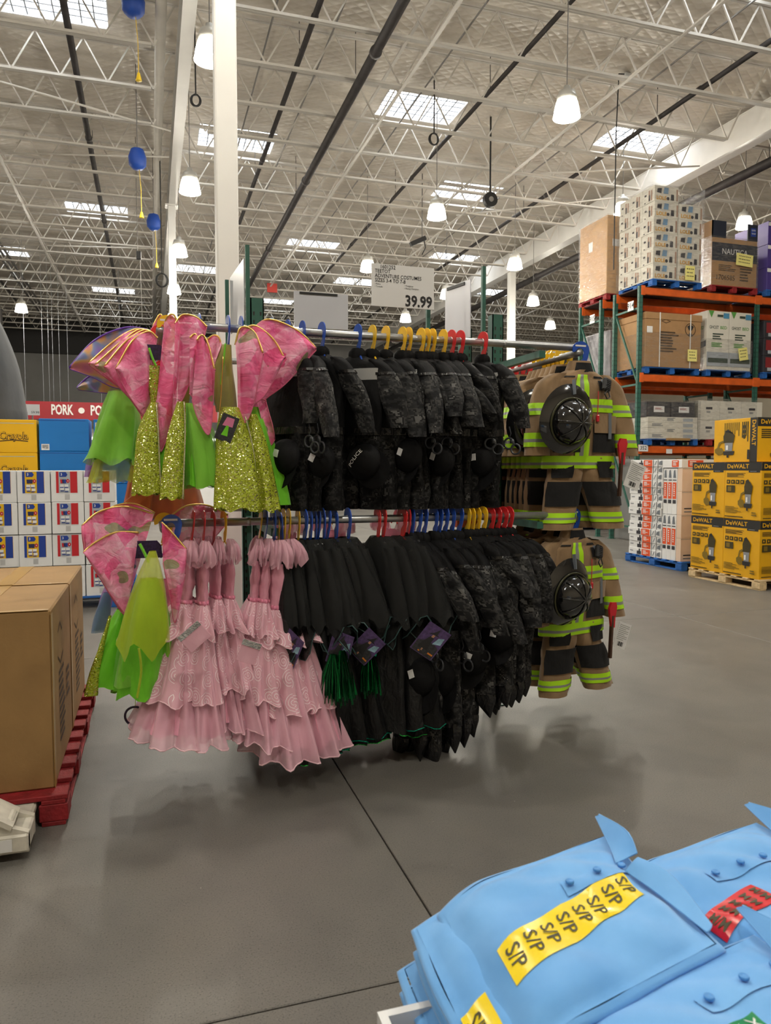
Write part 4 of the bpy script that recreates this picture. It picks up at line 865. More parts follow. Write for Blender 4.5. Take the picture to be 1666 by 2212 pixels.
# ---- firefighter costumes
def fire(seed, L=1.0, helmet=True, axe=True, tagc=True):
    rg = random.Random(seed); o = thing('firefighter_costume', '', 'costume'); hanger('yellow', o, True)
    b = dict(S=36, fold=(.012, .05), nf=5, seed=seed)
    cloth('collar', 'tan', o, [(0, .0, -.055, .062, .045), (0, 0, -.085, .072, .05), (0, 0, -.13, .09, .055)], N=7, S=22, fold=(.02, .04), nf=3, seed=seed)
    P, _ = loft([(0, 0, -.055, .062, .045), (0, 0, -.085, .072, .05), (0, 0, -.13, .09, .055)], ts=np.linspace(.25, 1, 5), S=8, closed=False, th0=R(-128), th1=R(-52), off=.004); MB().grid(P).build('neck_flap', MATS['fire_black'], o, True)
    J = [(0, 0, -.11, .08, .05), (0, 0, -.15, .15, .068), (0, 0, -.21, .19, .08), (0, 0, -.35, .205, .09), (0, 0, -.52, .21, .092), (0, 0, -.70, .215, .09)]
    j = cloth('jacket', 'tan', o, J, N=26, crumple=.004, **b)
    def band(nm, keys, t0, t1, parent, **kw):
        n = 10; cloth(nm, ['lime', 'reflect_grey'], parent, keys, ts=np.linspace(t0, t1, n), off=.0045, row_mat=lambda t: 1 if .36 < t < .64 else 0, **kw)
    band('reflective_band', J, .515, .615, o, crumple=.004, **b); band('reflective_band', J, .90, .99, o, crumple=.004, **b)
    for (t0, t1) in ((.16, .50), (.80, .90)):      # vertical band
        P, _ = loft(J, ts=np.linspace(t0, t1, 10), S=9, closed=False, th0=R(-107), th1=R(-88), off=.006, crumple=.004, fold=b['fold'], nf=5, seed=seed)
        m = MB(); m.grid(P, mat=lambda i, k: 1 if 3 <= k <= 5 else 0); m.build('vertical_band', [MATS['lime'], MATS['reflect_grey']], o, True)
    SL = {}
    for sg in (-1, 1):
        k = [(sg * .13, 0, -.135, .045, .05), (sg * .19, 0, -.2, .07, .06), (sg * .235, -.01, -.33, .07, .058), (sg * .265, -.03, -.47, .066, .055), (sg * .285, -.05, -.62, .064, .052)]
        e = cloth('sleeve', ['tan', 'tan_dark'], o, k, N=20, S=20, fold=(.02, .05), nf=4, seed=seed + sg, crumple=.004, row_mat=lambda t: 1 if t > .955 else 0)
        for t0, t1 in ((.47, .60), (.78, .90)): band('reflective_band', k, t0, t1, e, crumple=.004, S=20, fold=(.02, .05), nf=4, seed=seed + sg)
    def patch(nm, th0, th1, t0, t1, mat, off, keys=J, par=o):
        P, _ = loft(keys, ts=np.linspace(t0, t1, 5), S=6, closed=False, th0=R(th0), th1=R(th1), off=off, crumple=.004, fold=b['fold'], nf=5, seed=seed); return MB().grid(P).build(nm, MATS[mat], par, True)
    patch('velcro_tab', -140, -112, .20, .235, 'fire_black', .006); patch('velcro_tab', -75, -52, .19, .24, 'fire_black', .006)
    patch('pocket', -84, -30, .70, .88, 'fire_black', .012); patch('pocket_flap', -84, -36, .64, .76, 'tan', .02); patch('strap', -60, -54, .62, .80, 'tape_grey', .024); patch('strap', -66, -56, .26, .42, 'tape_grey', .016); patch('radio_pocket', -72, -55, .30, .44, 'fire_black', .01)
    patch('pocket', -150, -100, .72, .88, 'fire_black', .012)
    rd = MB(); rd.box((0, 0, 0), (.055, .03, .085), ch=.01); r_ = rd.build('radio', MATS['black'], o); r_.location = (.105, -.105, -.2); r_.rotation_euler = (R(-10), R(18), R(15))
    g = MB()
    for k in range(5): g.box((0, -.016, .022 - k * .011), (.036, .004, .005))
    tag(g.build('radio_grille', MATS['cuff_grey'], r_), kind='stuff')
    MB().tube([(.01, -.01, -.04), (.02, -.015, -.075), (.0, -.015, -.095), (-.02, -.012, -.07), (0, -.01, -.04)], .004, 6).build('radio_cord', MATS['black'], r_)
    MB().tube([(.055, -.105, -.24), (.05, -.112, -.3), (.048, -.112, -.38)], .0025, 5).build('whistle_cord', MATS['axe_red'], o); MB().box((.048, -.114, -.40), (.018, .014, .04), ch=.004).build('whistle', MATS['axe_red'], o)
    # trousers
    pants = []
    for sg in (-1, 1):
        dx = rg.uniform(-.02, .02) + (.03 if sg > 0 else 0)
        k = [(sg * .075, 0, -.62, .105, .075), (sg * .09, -.01, -.74, .105, .07), (sg * .11 + dx, -.02, -.88 * L, .10, .066), (sg * .125 + dx * 2, -.03, -1.06 * L, .092, .06)]
        pl = cloth('trouser_leg', ['tan', 'tan_dark'], o, k, N=18, S=22, fold=(.02, .05), nf=4, seed=seed + 3 * sg, crumple=.005, row_mat=lambda t: 1 if t > .95 else 0)
        band('reflective_band', k, .80, .90, pl, crumple=.005, S=22, fold=(.02, .05), nf=4, seed=seed + 3 * sg)
        P, _ = loft(k, ts=np.linspace(.42, .74, 6), S=10, closed=False, th0=R(-165), th1=R(-15), off=.008, crumple=.005, fold=(.02, .05), nf=4, seed=seed + 3 * sg); MB().grid(P).build('knee_panel', MATS['fire_black'], pl, True)
        P, _ = loft(k, ts=np.linspace(.12, .36, 5), S=8, closed=False, th0=R(-150 if sg < 0 else -95), th1=R(-90 if sg < 0 else -25), off=.014, crumple=.005, fold=(.02, .05), nf=4, seed=seed + 3 * sg); MB().grid(P).build('cargo_pocket', MATS['fire_black'], pl, True)
    if helmet:
        h = MB(); P = []
        for i in range(10):
            s = i / 9
            P.append([(q_ * (.085 + .055 * s) * 1.0, -.0 + .03 * s * s, w * (.1 + .045 * s + (.035 * s if w > 0 else .01 * s)) ) for q_, w in [(math.cos(a), math.sin(a)) for a in np.linspace(0, 6.2832, 32, endpoint=False)]])
        h.grid(P, True)
        hm = h.build('helmet', MATS['black_gloss'], o, True); hm.scale = (1.22, 1.1, 1.2); hm.location = (-.165, -.19, -.43); hm.rotation_euler = (R(6), R(4), R(6))
        d = MB(); dome(d, (0, .0, 0), .092, (0, -1, 0), 1.05, 28, 9, ry=.105); d.build('crown', MATS['black_gloss'], hm, True)
        for k in range(4):
            a = math.pi * k / 4; pts = []
            for q_ in np.linspace(-1.35, 1.35, 13): pts.append((.094 * math.sin(q_) * math.cos(a), -.0985 * math.cos(q_) - .001, .107 * math.sin(q_) * math.sin(a)))
            MB().tube(pts, .0045, 6).build('crown_rib', MATS['black_gloss'], hm, True)
        MB().tube([(.1 * math.cos(a), -.004, .113 * math.sin(a)) for a in np.linspace(0, 6.2832, 30, endpoint=False)], .005, 6, closed=True).build('crown_band', M('band_olive', srgb('3a3a20'), .4), hm, True)
        MB().bar((0, 0, .13), (0, .02, .2), .02, .006).build('helmet_strap', MATS['tape_grey'], hm)
    if axe:
        a = MB(); a.bar((0, 0, 0), (-.03, -.0, -.26), .02, .014); ax = a.build('axe', MATS['axe_brown'], o); ax.location = (.2, -.12, -.6); ax.rotation_euler = (0, R(-4), 0)
        hd = MB(); hd.prism([(-.02, .0), (.02, -.005), (.035, .05), (.03, .08), (-.005, .085), (-.022, .05)], lambda u, v, c: (u, c - .008, v), .016); hd.prism([(-.014, -.07), (.01, -.075), (.02, 0), (-.02, .0)], lambda u, v, c: (u, c - .008, v), .016); tag(hd.build('axe_head', MATS['axe_red'], ax), 'bright red plastic axe head')
    if tagc: tag_card(o, (.30, -.1, -.74), .11, .16, (R(0), R(22), R(5)), 'paper', 'care_card')
    return o
FV = [fire(51), fire(52, helmet=True, axe=False, tagc=False), fire(53, helmet=False, axe=False, tagc=False)]
FU = [('blue', RXR + .0, 3.93, 2, 0, 'firefighter costume with helmet and axe at the right end of the upper rail'), ('yellow', RXR - .01, 4.1, -18, 1, 'second firefighter costume on the upper side rail, helmet showing')]
for k in range(5): FU.append(('yellow', RXR, 4.2 + .055 * k, 6 - 3 * k, 2, 'tan firefighter costume on the upper side rail, %s from the front' % ORD[k + 2]))
for k in range(5): FU.append(('red', RXR, 4.62 + .1 * k, -4 + 2 * k, 2, 'tan firefighter costume on a red hanger, %s red one along the upper side rail' % ORD[k]))
used = set()
for col, x, y, ang, v, lb in FU:
    o = FV[v] if v not in used else copy_tree(FV[v]); used.add(v)
    o.location = (x, y, ZU - .03); o.rotation_euler = (0, 0, R(ang)); o.scale = (1.12, 1, 1); set_hanger(o, col); o['label'] = lb; o['group'] = 'firefighter costumes'
for k, (y, ang, v, lb) in enumerate([(3.95, 12, 0, 'firefighter costume with red axe at the right end of the lower rail'), (4.12, -12, 2, 'second firefighter costume on the lower side rail'), (4.3, 5, 2, 'third firefighter costume on the lower side rail'), (4.55, 5, 2, 'fourth firefighter costume deep on the lower side rail')]):
    o = copy_tree(FV[v]); o.location = (RXR + (.0 if k else -.02), y, ZL - .03); o.rotation_euler = (0, 0, R(ang)); set_hanger(o, ('blue', 'yellow', 'red', 'red')[k]); o['label'] = lb; o['group'] = 'firefighter costumes'
# ---- pink garments on the back rail, seen through the gaps
for i, (x, z, col) in enumerate([(.75, ZU, 'blue'), (1.0, ZU, 'blue'), (1.3, ZU, 'red'), (1.6, ZU, 'red'), (.9, ZL, 'blue'), (1.25, ZL, 'yellow'), (1.7, ZL, 'red')]):
    o = copy_tree(DV[2]); o.location = (x, RBY, z); o.rotation_euler = (0, 0, R(-75 + 4 * i)); o.scale = (1, 1, .85); set_hanger(o, col)
    o['group'] = 'pink gowns on the back rail'; o['label'] = 'pink gown on the %s back rail, glimpsed between the police costumes, %s from the left' % ('upper' if z > 2 else 'lower', ORD[i if i < 4 else i - 4])
# ---- fairy costumes, folded wings spread over the left corner
def trace(pts): return np.array([aty(*p) for p in pts])
def wing(root, wire, low, mat='petal', wcol='gold', amp=.025, seed=0, nfold=3, edge='piping_pink', nm='wing'):
    A = cr(trace(wire), np.linspace(0, 1, 22)); B = cr(trace(low), np.linspace(0, 1, 22)); rg = np.random.RandomState(seed); ph = rg.rand(3) * 6.28
    P = []; UV = []
    for v in np.linspace(0, 1, 12):
        row = A * (1 - v) + B * v; s = np.linspace(0, 1, 22)
        row = row + np.array([0, -1, 0])[None] * (amp * math.sin(math.pi * min(1, v * .9 + .1)) * np.sin(nfold * 3.14 * s + ph[0] + 2.5 * v) + amp * .8 * math.sin(math.pi * v))[:, None]
        row = row + np.array([1, 0, 0])[None] * (amp * .4 * np.sin(6.28 * v + ph[1]) * np.sin(3.14 * s))[:, None]
        P.append(row); UV.append(np.stack([row[:, 0] + row[:, 1] * .4 + ph[2], row[:, 2]], 1))
    P = np.array(P); loc = np.array(root.location)
    m = MB(); m.grid(P - loc, uv=np.array(UV)); w = m.build(nm, MATS[mat], root, True)
    MB().tube(A - loc - [0, .003, 0], .0048, 7).build('wing_wire', MATS[wcol], w, True)
    MB().tube(np.concatenate([P[:, -1], P[-1][::-1]]) - loc, .0026, 5).build('wing_piping', MATS[edge], w, True)
    return w
def tl(root, name, mat, keys, **kw):       # loft along traced centre line: (px, py, Y, half width px, thickness m)
    K = []; loc = np.array(root.location)
    for px, py, Y, hw, ry in keys:
        p = aty(px, py, Y); d = (p - _C) @ _f; K.append((*(p - loc), hw * d / FOC, ry))
    return cloth(name, mat, root, K, **kw)
def edge_line(root, mat, pts, r=.004, nm='sequin_edge'):
    MB().tube(cr(trace(pts), np.linspace(0, 1, 16)) - np.array(root.location), r, 5).build(nm, MATS[mat], root, True)
M('sequin_edge', srgb('d8d2b0'), .25, .6, noise=(200, .5))
F1 = thing('fairy_costume', 'green and gold fairy costume on a yellow hanger with fanned pink wings', 'costume', (RXL + .03, 3.93, ZU - .02), 0, 'fairy costumes'); hanger('yellow', F1, True)
for i, (a, b) in enumerate([([(322, 718, 4.05), (290, 712, 4.05), (245, 738, 4.02), (192, 785, 4.0)], [(308, 900, 4.03), (275, 850, 4.03), (235, 818, 4.0), (194, 790, 4.0)]),
                            ([(328, 720, 4.0), (300, 712, 4.0), (258, 742, 3.96), (205, 789, 3.95)], [(312, 905, 3.98), (285, 862, 3.97), (250, 825, 3.95), (207, 793, 3.95)]),
                            ([(334, 724, 3.95), (312, 713, 3.95), (272, 738, 3.92), (225, 792, 3.9)], [(316, 915, 3.93), (298, 880, 3.92), (262, 842, 3.9), (227, 796, 3.9)]),
                            ([(340, 730, 3.9), (320, 716, 3.9), (285, 738, 3.88), (250, 797, 3.86)], [(318, 905, 3.9), (308, 890, 3.88), (280, 850, 3.86), (252, 801, 3.86)])]): wing(F1, a, b, seed=i)
wing(F1, [(354, 706, 3.84), (362, 684, 3.82), (377, 682, 3.82), (389, 716, 3.82)], [(337, 880, 3.84), (340, 935, 3.82), (352, 975, 3.82), (378, 890, 3.82)], seed=5, nfold=2)
wing(F1, [(338, 850, 3.88), (336, 880, 3.87), (338, 900, 3.86)], [(352, 860, 3.87), (356, 930, 3.86), (350, 972, 3.85)], seed=25, nfold=1, wcol='piping_pink')
c = MB().prism([(-.06, -.035), (.06, -.035), (.058, .02), (.045, .04), (-.045, .04), (-.058, .02)], lambda a, b, c: (a, c, b), .003).build('header_card', MATS['purple_card'], F1); c.location = tuple(aty(327, 762, 3.88) - np.array(F1.location))
tl(F1, 'bodice', 'sequin_gold', [(329, 790, 3.88, 16, .02), (330, 820, 3.88, 15, .025), (334, 850, 3.88, 11, .025), (334, 876, 3.88, 9, .02)], N=10, S=20, fold=(.02, .05), nf=4)
edge_line(F1, 'green_satin', [(322, 752, 3.86), (330, 775, 3.85), (337, 790, 3.85)], .006, 'strap')
tl(F1, 'underskirt', 'green_satin', [(342, 872, 3.92, 8, .03), (340, 940, 3.92, 24, .07), (342, 1000, 3.92, 30, .09), (344, 1058, 3.92, 34, .1)], N=16, S=30, fold=(.07, .2), nf=6, seed=3, hem=.01)
tl(F1, 'sequin_overskirt', 'sequin_gold', [(333, 870, 3.83, 8, .02), (322, 930, 3.82, 22, .04), (318, 1000, 3.8, 26, .05), (318, 1068, 3.79, 30, .055)], N=18, S=28, fold=(.05, .14), nf=5, seed=4, hem=.008)
edge_line(F1, 'sequin_edge', [(338, 872, 3.8), (342, 930, 3.78), (345, 1000, 3.76), (349, 1068, 3.75)])
F0 = thing('fairy_costume', 'pale lime fairy skirt with rainbow wings at the far left of the upper rail', 'costume', (RXL, 4.15, ZU - .03), 0, 'fairy costumes'); hanger('red', F0)
tl(F0, 'underskirt', 'green_satin', [(262, 850, 4.15, 26, .05), (258, 900, 4.15, 36, .09), (252, 955, 4.15, 42, .11), (250, 990, 4.15, 44, .12)], N=14, S=36, fold=(.07, .2), nf=6, seed=6, hem=.01)
tl(F0, 'skirt', 'green_tulle', [(265, 846, 4.12, 27, .06), (258, 900, 4.1, 40, .1), (251, 960, 4.1, 48, .12), (247, 998, 4.08, 52, .13)], N=14, S=36, fold=(.07, .2), nf=5, seed=7, hem=.02)
tl(F0, 'sheer_ruffle', 'yellow_tulle', [(250, 990, 4.2, 40, .08), (243, 1015, 4.2, 40, .09), (240, 1040, 4.2, 44, .1)], N=8, S=36, fold=(.05, .14), nf=8, seed=8, hem=.01)
tl(F0, 'purple_panel', 'purple_sheer', [(215, 950, 4.3, 12, .03), (205, 1000, 4.3, 16, .04), (200, 1030, 4.3, 18, .04)], N=8, S=20, fold=(.05, .14), nf=4)
wing(F0, [(318, 712, 4.2), (270, 708, 4.2), (205, 735, 4.18), (150, 794, 4.15)], [(300, 835, 4.2), (250, 838, 4.2), (200, 815, 4.18), (152, 798, 4.15)], 'rainbow', 'purple_wire', seed=9, edge='purple_wire')
wing(F0, [(270, 800, 4.25), (225, 800, 4.25), (190, 815, 4.22), (167, 837, 4.2)], [(262, 850, 4.25), (235, 850, 4.25), (200, 846, 4.22), (170, 842, 4.2)], 'rainbow', 'purple_wire', seed=10, edge='purple_wire')
wing(F0, [(330, 705, 4.3), (345, 680, 4.3), (352, 690, 4.28), (350, 720, 4.28)], [(310, 740, 4.3), (320, 760, 4.3), (330, 780, 4.28), (340, 770, 4.28)], 'petal', seed=11)
for k, (y, cl) in enumerate(((4.3, 'red'), (4.42, 'red'), (4.55, 'red'))):
    f = thing('fairy_costume', 'rainbow fairy costume on a red hanger behind the left corner, %s along the side rail' % ORD[k + 1], 'costume', (RXL, y, ZU - .03), R(-6 + 5 * k), 'fairy costumes'); hanger(cl, f)
    cloth('skirt', ['orange_sheer', 'purple_sheer', 'green_tulle'][k], f, [(0, 0, -.35, .07, .03), (0, 0, -.55, .13, .07), (0, 0, -.85, .19, .1), (0, 0, -.98, .2, .1)], N=14, S=34, fold=(.04, .15), nf=6, seed=60 + k, hem=.02)
    cloth('bodice', 'pink_dark', f, [(0, 0, -.14, .1, .03), (0, 0, -.25, .09, .03), (0, 0, -.37, .07, .03)], N=8, S=18)
F2 = thing('fairy_costume', 'fairy costume with upright pink petal wings and long gold sequin panel', 'costume', (XU(430), RY, ZU), 0, 'fairy costumes'); hanger('blue', F2).rotation_euler = (0, 0, R(-84))
wing(F2, [(378, 700, 3.8), (395, 680, 3.8), (425, 686, 3.78), (447, 706, 3.76)], [(372, 905, 3.8), (385, 885, 3.8), (405, 850, 3.78), (430, 770, 3.76)], seed=12, nfold=3)
wing(F2, [(410, 730, 3.74), (422, 722, 3.74), (432, 745, 3.73), (442, 803, 3.72)], [(409, 850, 3.76), (420, 865, 3.75), (432, 850, 3.74), (443, 808, 3.72)], seed=13)
wing(F2, [(425, 735, 3.7), (437, 724, 3.7), (450, 745, 3.7), (463, 798, 3.68)], [(415, 862, 3.72), (432, 905, 3.71), (458, 935, 3.7), (464, 803, 3.68)], seed=14)
wing(F2, [(446, 735, 3.86), (460, 725, 3.86), (472, 728, 3.85), (478, 745, 3.85)], [(438, 860, 3.86), (448, 880, 3.86), (455, 850, 3.85), (466, 790, 3.85)], seed=15)
tl(F2, 'bodice', 'olive_sheer', [(398, 800, 3.84, 14, .02), (398, 850, 3.84, 13, .025), (396, 880, 3.84, 10, .025)], N=8, S=18)
tl(F2, 'underskirt', 'green_satin', [(402, 872, 3.84, 14, .04), (415, 930, 3.84, 34, .08), (424, 1000, 3.84, 42, .1), (428, 1050, 3.84, 44, .1)], N=16, S=36, fold=(.07, .2), nf=6, seed=16, hem=.01)
tl(F2, 'skirt', 'green_tulle', [(410, 872, 3.82, 10, .04), (428, 930, 3.8, 30, .08), (438, 1000, 3.8, 36, .1), (444, 1052, 3.8, 36, .1)], N=16, S=36, fold=(.07, .2), nf=6, seed=17, hem=.01)
tl(F2, 'sequin_overskirt', 'sequin_gold', [(392, 868, 3.76, 9, .02), (383, 930, 3.75, 18, .035), (376, 1000, 3.74, 22, .045), (371, 1076, 3.72, 24, .05)], N=18, S=28, fold=(.05, .14), nf=5, seed=18, hem=.01)
edge_line(F2, 'sequin_edge', [(398, 868, 3.74), (400, 930, 3.72), (398, 1000, 3.7), (395, 1078, 3.68)])
F3 = thing('fairy_costume', 'fairy costume with olive bodice and the widest gold sequin skirt', 'costume', (XU(492), RY, ZU), R(-70), 'fairy costumes'); hanger('blue', F3).rotation_euler = (0, 0, R(-84))
F3b = thing('fairy_costume', 'fairy costume on the blue hanger with three pink wings sweeping right', 'costume', (XU(520), RY, ZU), 0, 'fairy costumes'); hanger('blue', F3b).rotation_euler = (0, 0, R(-84))
F3.rotation_euler = (0, 0, 0)
tl(F3, 'bodice', 'olive_sheer', [(490, 745, 3.84, 10, .02), (482, 790, 3.82, 20, .03), (484, 840, 3.8, 24, .04), (490, 890, 3.8, 22, .04)], N=12, S=24, fold=(.03, .08), nf=5, seed=19)
edge_line(F3, 'green_satin', [(487, 742, 3.78), (482, 790, 3.77), (476, 840, 3.77)], .005, 'ribbon'); edge_line(F3, 'gold', [(482, 770, 3.76), (478, 850, 3.76), (472, 915, 3.75)], .003, 'wand')
tl(F3, 'underskirt', 'green_satin', [(495, 885, 3.82, 18, .04), (510, 950, 3.82, 40, .08), (525, 1030, 3.82, 55, .1), (535, 1080, 3.82, 60, .1)], N=14, S=30, fold=(.07, .2), nf=6, seed=20)
tl(F3, 'sequin_overskirt', 'sequin_gold', [(497, 880, 3.74, 18, .035), (505, 950, 3.72, 36, .06), (512, 1030, 3.7, 44, .08), (515, 1100, 3.68, 48, .085)], N=20, S=40, fold=(.04, .12), nf=6, seed=21, hem=.012)
tag_card(F3, tuple(aty(490, 925, 3.66) - np.array(F3.location)), .085, .13, (0, R(22), R(-20)), 'fairy')
wing(F3b, [(508, 745, 3.72), (520, 708, 3.72), (548, 716, 3.7), (568, 762, 3.68)], [(514, 885, 3.74), (527, 915, 3.72), (548, 872, 3.7), (569, 767, 3.68)], seed=22)
wing(F3b, [(520, 722, 3.78), (548, 703, 3.78), (588, 730, 3.76), (613, 771, 3.74)], [(528, 905, 3.79), (550, 875, 3.78), (578, 848, 3.76), (614, 776, 3.74)], seed=23)
wing(F3b, [(545, 712, 3.86), (580, 690, 3.85), (640, 712, 3.82), (682, 751, 3.8)], [(545, 895, 3.86), (578, 862, 3.85), (622, 828, 3.82), (683, 757, 3.8)], seed=24)
wing(F3b, [(552, 860, 3.82), (566, 862, 3.82), (575, 866, 3.82)], [(572, 940, 3.82), (584, 962, 3.82), (594, 950, 3.82)], seed=26, nfold=1, wcol='piping_pink', nm='wing_tail')
F4 = thing('fairy_costume', 'fairy costume half hidden by the right wing, sequin panel next to the police costumes', 'costume', (XU(585), RY, ZU), R(0), 'fairy costumes'); hanger('blue', F4).rotation_euler = (0, 0, R(-84))
tl(F4, 'underskirt', 'green_satin', [(548, 880, 3.86, 14, .04), (562, 950, 3.86, 26, .07), (575, 1030, 3.86, 32, .09), (582, 1090, 3.86, 36, .09)], N=14, S=30, fold=(.07, .2), nf=5, seed=27)
tl(F4, 'sequin_overskirt', 'sequin_gold', [(545, 895, 3.76, 9, .03), (558, 960, 3.75, 18, .05), (570, 1030, 3.74, 22, .06), (580, 1103, 3.72, 25, .065)], N=18, S=30, fold=(.05, .14), nf=5, seed=28, hem=.01)
edge_line(F4, 'sequin_edge', [(530, 900, 3.71), (545, 960, 3.7), (553, 1030, 3.68), (556, 1098, 3.67)])
# lower left corner
G1 = thing('fairy_costume', 'lime fairy costume on a blue hanger with broad pink wings at the lower left', 'costume', (RXL + .03, 3.86, ZL - .02), 0, 'fairy costumes'); hanger('blue', G1, True)
wing(G1, [(332, 1110, 3.84), (272, 1094, 3.84), (215, 1105, 3.82), (177, 1136, 3.8)], [(268, 1328, 3.84), (256, 1312, 3.84), (225, 1262, 3.82), (182, 1192, 3.8)], seed=31, nfold=4)
wing(G1, [(300, 1150, 3.8), (250, 1150, 3.8), (205, 1172, 3.78), (181, 1193, 3.76)], [(275, 1330, 3.8), (262, 1320, 3.8), (225, 1268, 3.78), (183, 1196, 3.76)], seed=32, nfold=3)
wing(G1, [(349, 1128, 3.74), (362, 1140, 3.73), (382, 1162, 3.72), (402, 1186, 3.7)], [(352, 1215, 3.74), (366, 1290, 3.73), (378, 1345, 3.72), (400, 1240, 3.7)], seed=33, nfold=2)
wing(G1, [(335, 1108, 4.1), (290, 1088, 4.1), (250, 1092, 4.1), (225, 1108, 4.1)], [(320, 1140, 4.1), (290, 1140, 4.1), (255, 1130, 4.1), (228, 1115, 4.1)], seed=34)
wing(G1, [(372, 1112, 4.05), (405, 1092, 4.05), (450, 1092, 4.05), (492, 1112, 4.05)], [(372, 1175, 4.05), (410, 1180, 4.05), (450, 1170, 4.05), (490, 1130, 4.05)], seed=35)
c = MB().prism([(-.085, -.04), (.085, -.04), (.08, .02), (.06, .045), (-.06, .045), (-.08, .02)], lambda a, b, c: (a, c, b), .003).build('header_card', MATS['purple_card'], G1); c.location = tuple(aty(312, 1188, 3.8) - np.array(G1.location))
edge_line(G1, 'green_satin', [(302, 1175, 3.76), (310, 1190, 3.75), (322, 1215, 3.74)], .008, 'strap')
tl(G1, 'underskirt', 'green_satin', [(322, 1250, 3.78, 18, .04), (318, 1320, 3.78, 40, .08), (314, 1410, 3.78, 50, .1), (305, 1495, 3.78, 52, .1)], N=18, S=38, fold=(.07, .2), nf=6, seed=36, hem=.015)
tl(G1, 'sheer_overdress', 'yellow_tulle', [(330, 1190, 3.74, 7, .02), (325, 1250, 3.72, 28, .06), (318, 1330, 3.7, 45, .09), (312, 1400, 3.7, 52, .1)], N=14, S=34, fold=(.03, .12), nf=5, seed=37, hem=.05)
tl(G1, 'side_panel', 'green_satin', [(262, 1315, 3.9, 8, .03), (250, 1360, 3.88, 20, .05), (238, 1420, 3.86, 26, .06), (226, 1482, 3.85, 30, .06)], N=14, S=24, fold=(.07, .2), nf=4, seed=38, hem=.01)
tl(G1, 'tulle_panel', 'green_tulle', [(275, 1370, 3.75, 8, .02), (272, 1420, 3.74, 14, .03), (266, 1482, 3.73, 18, .04)], N=10, S=20, fold=(.03, .1), nf=4, seed=40)
tl(G1, 'sequin_overskirt', 'sequin_gold', [(238, 1330, 3.8, 3, .01), (222, 1390, 3.8, 5, .02), (205, 1450, 3.8, 10, .02), (197, 1502, 3.8, 15, .02)], N=14, S=20, fold=(.05, .12), nf=4, seed=39)
tl(G1, 'blue_panel', 'blue_sheer', [(232, 1280, 4.1, 8, .02), (222, 1330, 4.1, 16, .03), (215, 1365, 4.1, 18, .03)], N=8, S=20, fold=(.03, .1), nf=4); tl(G1, 'purple_panel', 'purple_sheer', [(240, 1250, 4.15, 6, .02), (232, 1285, 4.15, 12, .03), (226, 1310, 4.15, 14, .03)], N=8, S=20, fold=(.03, .1), nf=4)
edge_line(G1, 'yellow_tulle', [(300, 1400, 3.6), (305, 1450, 3.6), (296, 1508, 3.6)], .006, 'tulle_edge')
G2 = thing('fairy_costume', 'orange and pink fairy costume tucked behind the lower left hanger', 'costume', (RXL, 4.2, ZL - .03), 0, 'fairy costumes'); hanger('yellow', G2)
tl(G2, 'drape', 'orange_sheer', [(322, 1050, 4.2, 12, .03), (300, 1080, 4.2, 26, .05), (280, 1110, 4.2, 40, .06)], N=8, S=24, fold=(.05, .15), nf=5); cloth('skirt', 'pink_dark', G2, [(0, 0, -.3, .07, .03), (0, 0, -.6, .15, .07), (0, 0, -.85, .19, .1)], N=12, S=30, fold=(.04, .15), nf=6, seed=77)
MB().tube([aty(292 + 22 * math.cos(a), 1547 + 20 * math.sin(a), 3.9) - np.array(G1.location) for a in np.linspace(0, 6.2832, 28, endpoint=False)], .006, 7, closed=True).build('toy_hoop', M('hoop_purple', (.03, .02, .05), .3), G1, smooth=True); MB().tube([aty(292, 1528, 3.9) - np.array(G1.location), aty(300, 1300, 3.82) - np.array(G1.location)], .002, 4).build('hoop_string', MATS['yellow_tulle'], G1)
# ================================================================== cartons and pallets
_PAL = {}
def pallet(label, c, w, d, mat, rz=0.0, along='x', h=.14, blocks=True):
    """c = centre on what carries it; deck boards run along local x"""
    o = thing('pallet', label, 'pallet', c, rz, 'pallets'); key = (w, d, mat, h)
    if key not in _PAL:
        nb = 7; bw = .1
        bd = MB().box((0, 0, h - .011), (w, bw, .022), ch=.003).mesh('deck_board', MATS[mat]); bl = MB().box((0, 0, .02 + (h - .062) / 2), (.12, .14, h - .062), ch=.004).mesh('block', MATS[mat])
        st = MB().box((0, 0, h - .032), (.1, d, .02), ch=.003).mesh('stringer_board', MATS[mat]); bt = MB().box((0, 0, .01), (.1, d, .02), ch=.003).mesh('bottom_board', MATS[mat])
        _PAL[key] = (bd, bl, st, bt, max(3, int(d / .17)))
    bd, bl, st, bt, nb = _PAL[key]
    for k in range(nb): x = link('deck_board', bd, o); x.location = (0, -d / 2 + .05 + (d - .1) * k / (nb - 1), 0)
    ys = (-d / 2 + .07, 0, d / 2 - .07) if d < 1.5 else (-d / 2 + .07, -d / 6, d / 6, d / 2 - .07)
    for x in (-w / 2 + .06, 0, w / 2 - .06):
        a = link('stringer_board', st, o); a.location = (x, 0, 0); a = link('bottom_board', bt, o); a.location = (x, 0, 0)
        for y in ys: a = link('block', bl, o); a.location = (x, y, 0)
    return o
def face_T(d, side, base=(0, 0, 0)):
    w, dp, h = d
    if side == '-Y': return lambda a, b, e=0: (-w / 2 + a * w, -dp / 2 - e, b * h)
    if side == '-X': return lambda a, b, e=0: (-w / 2 - e, dp / 2 - a * dp, b * h)
    if side == '+X': return lambda a, b, e=0: (w / 2 + e, -dp / 2 + a * dp, b * h)
    return lambda a, b, e=0: (-w / 2 + a * w, -dp / 2 + b * dp, h + e)
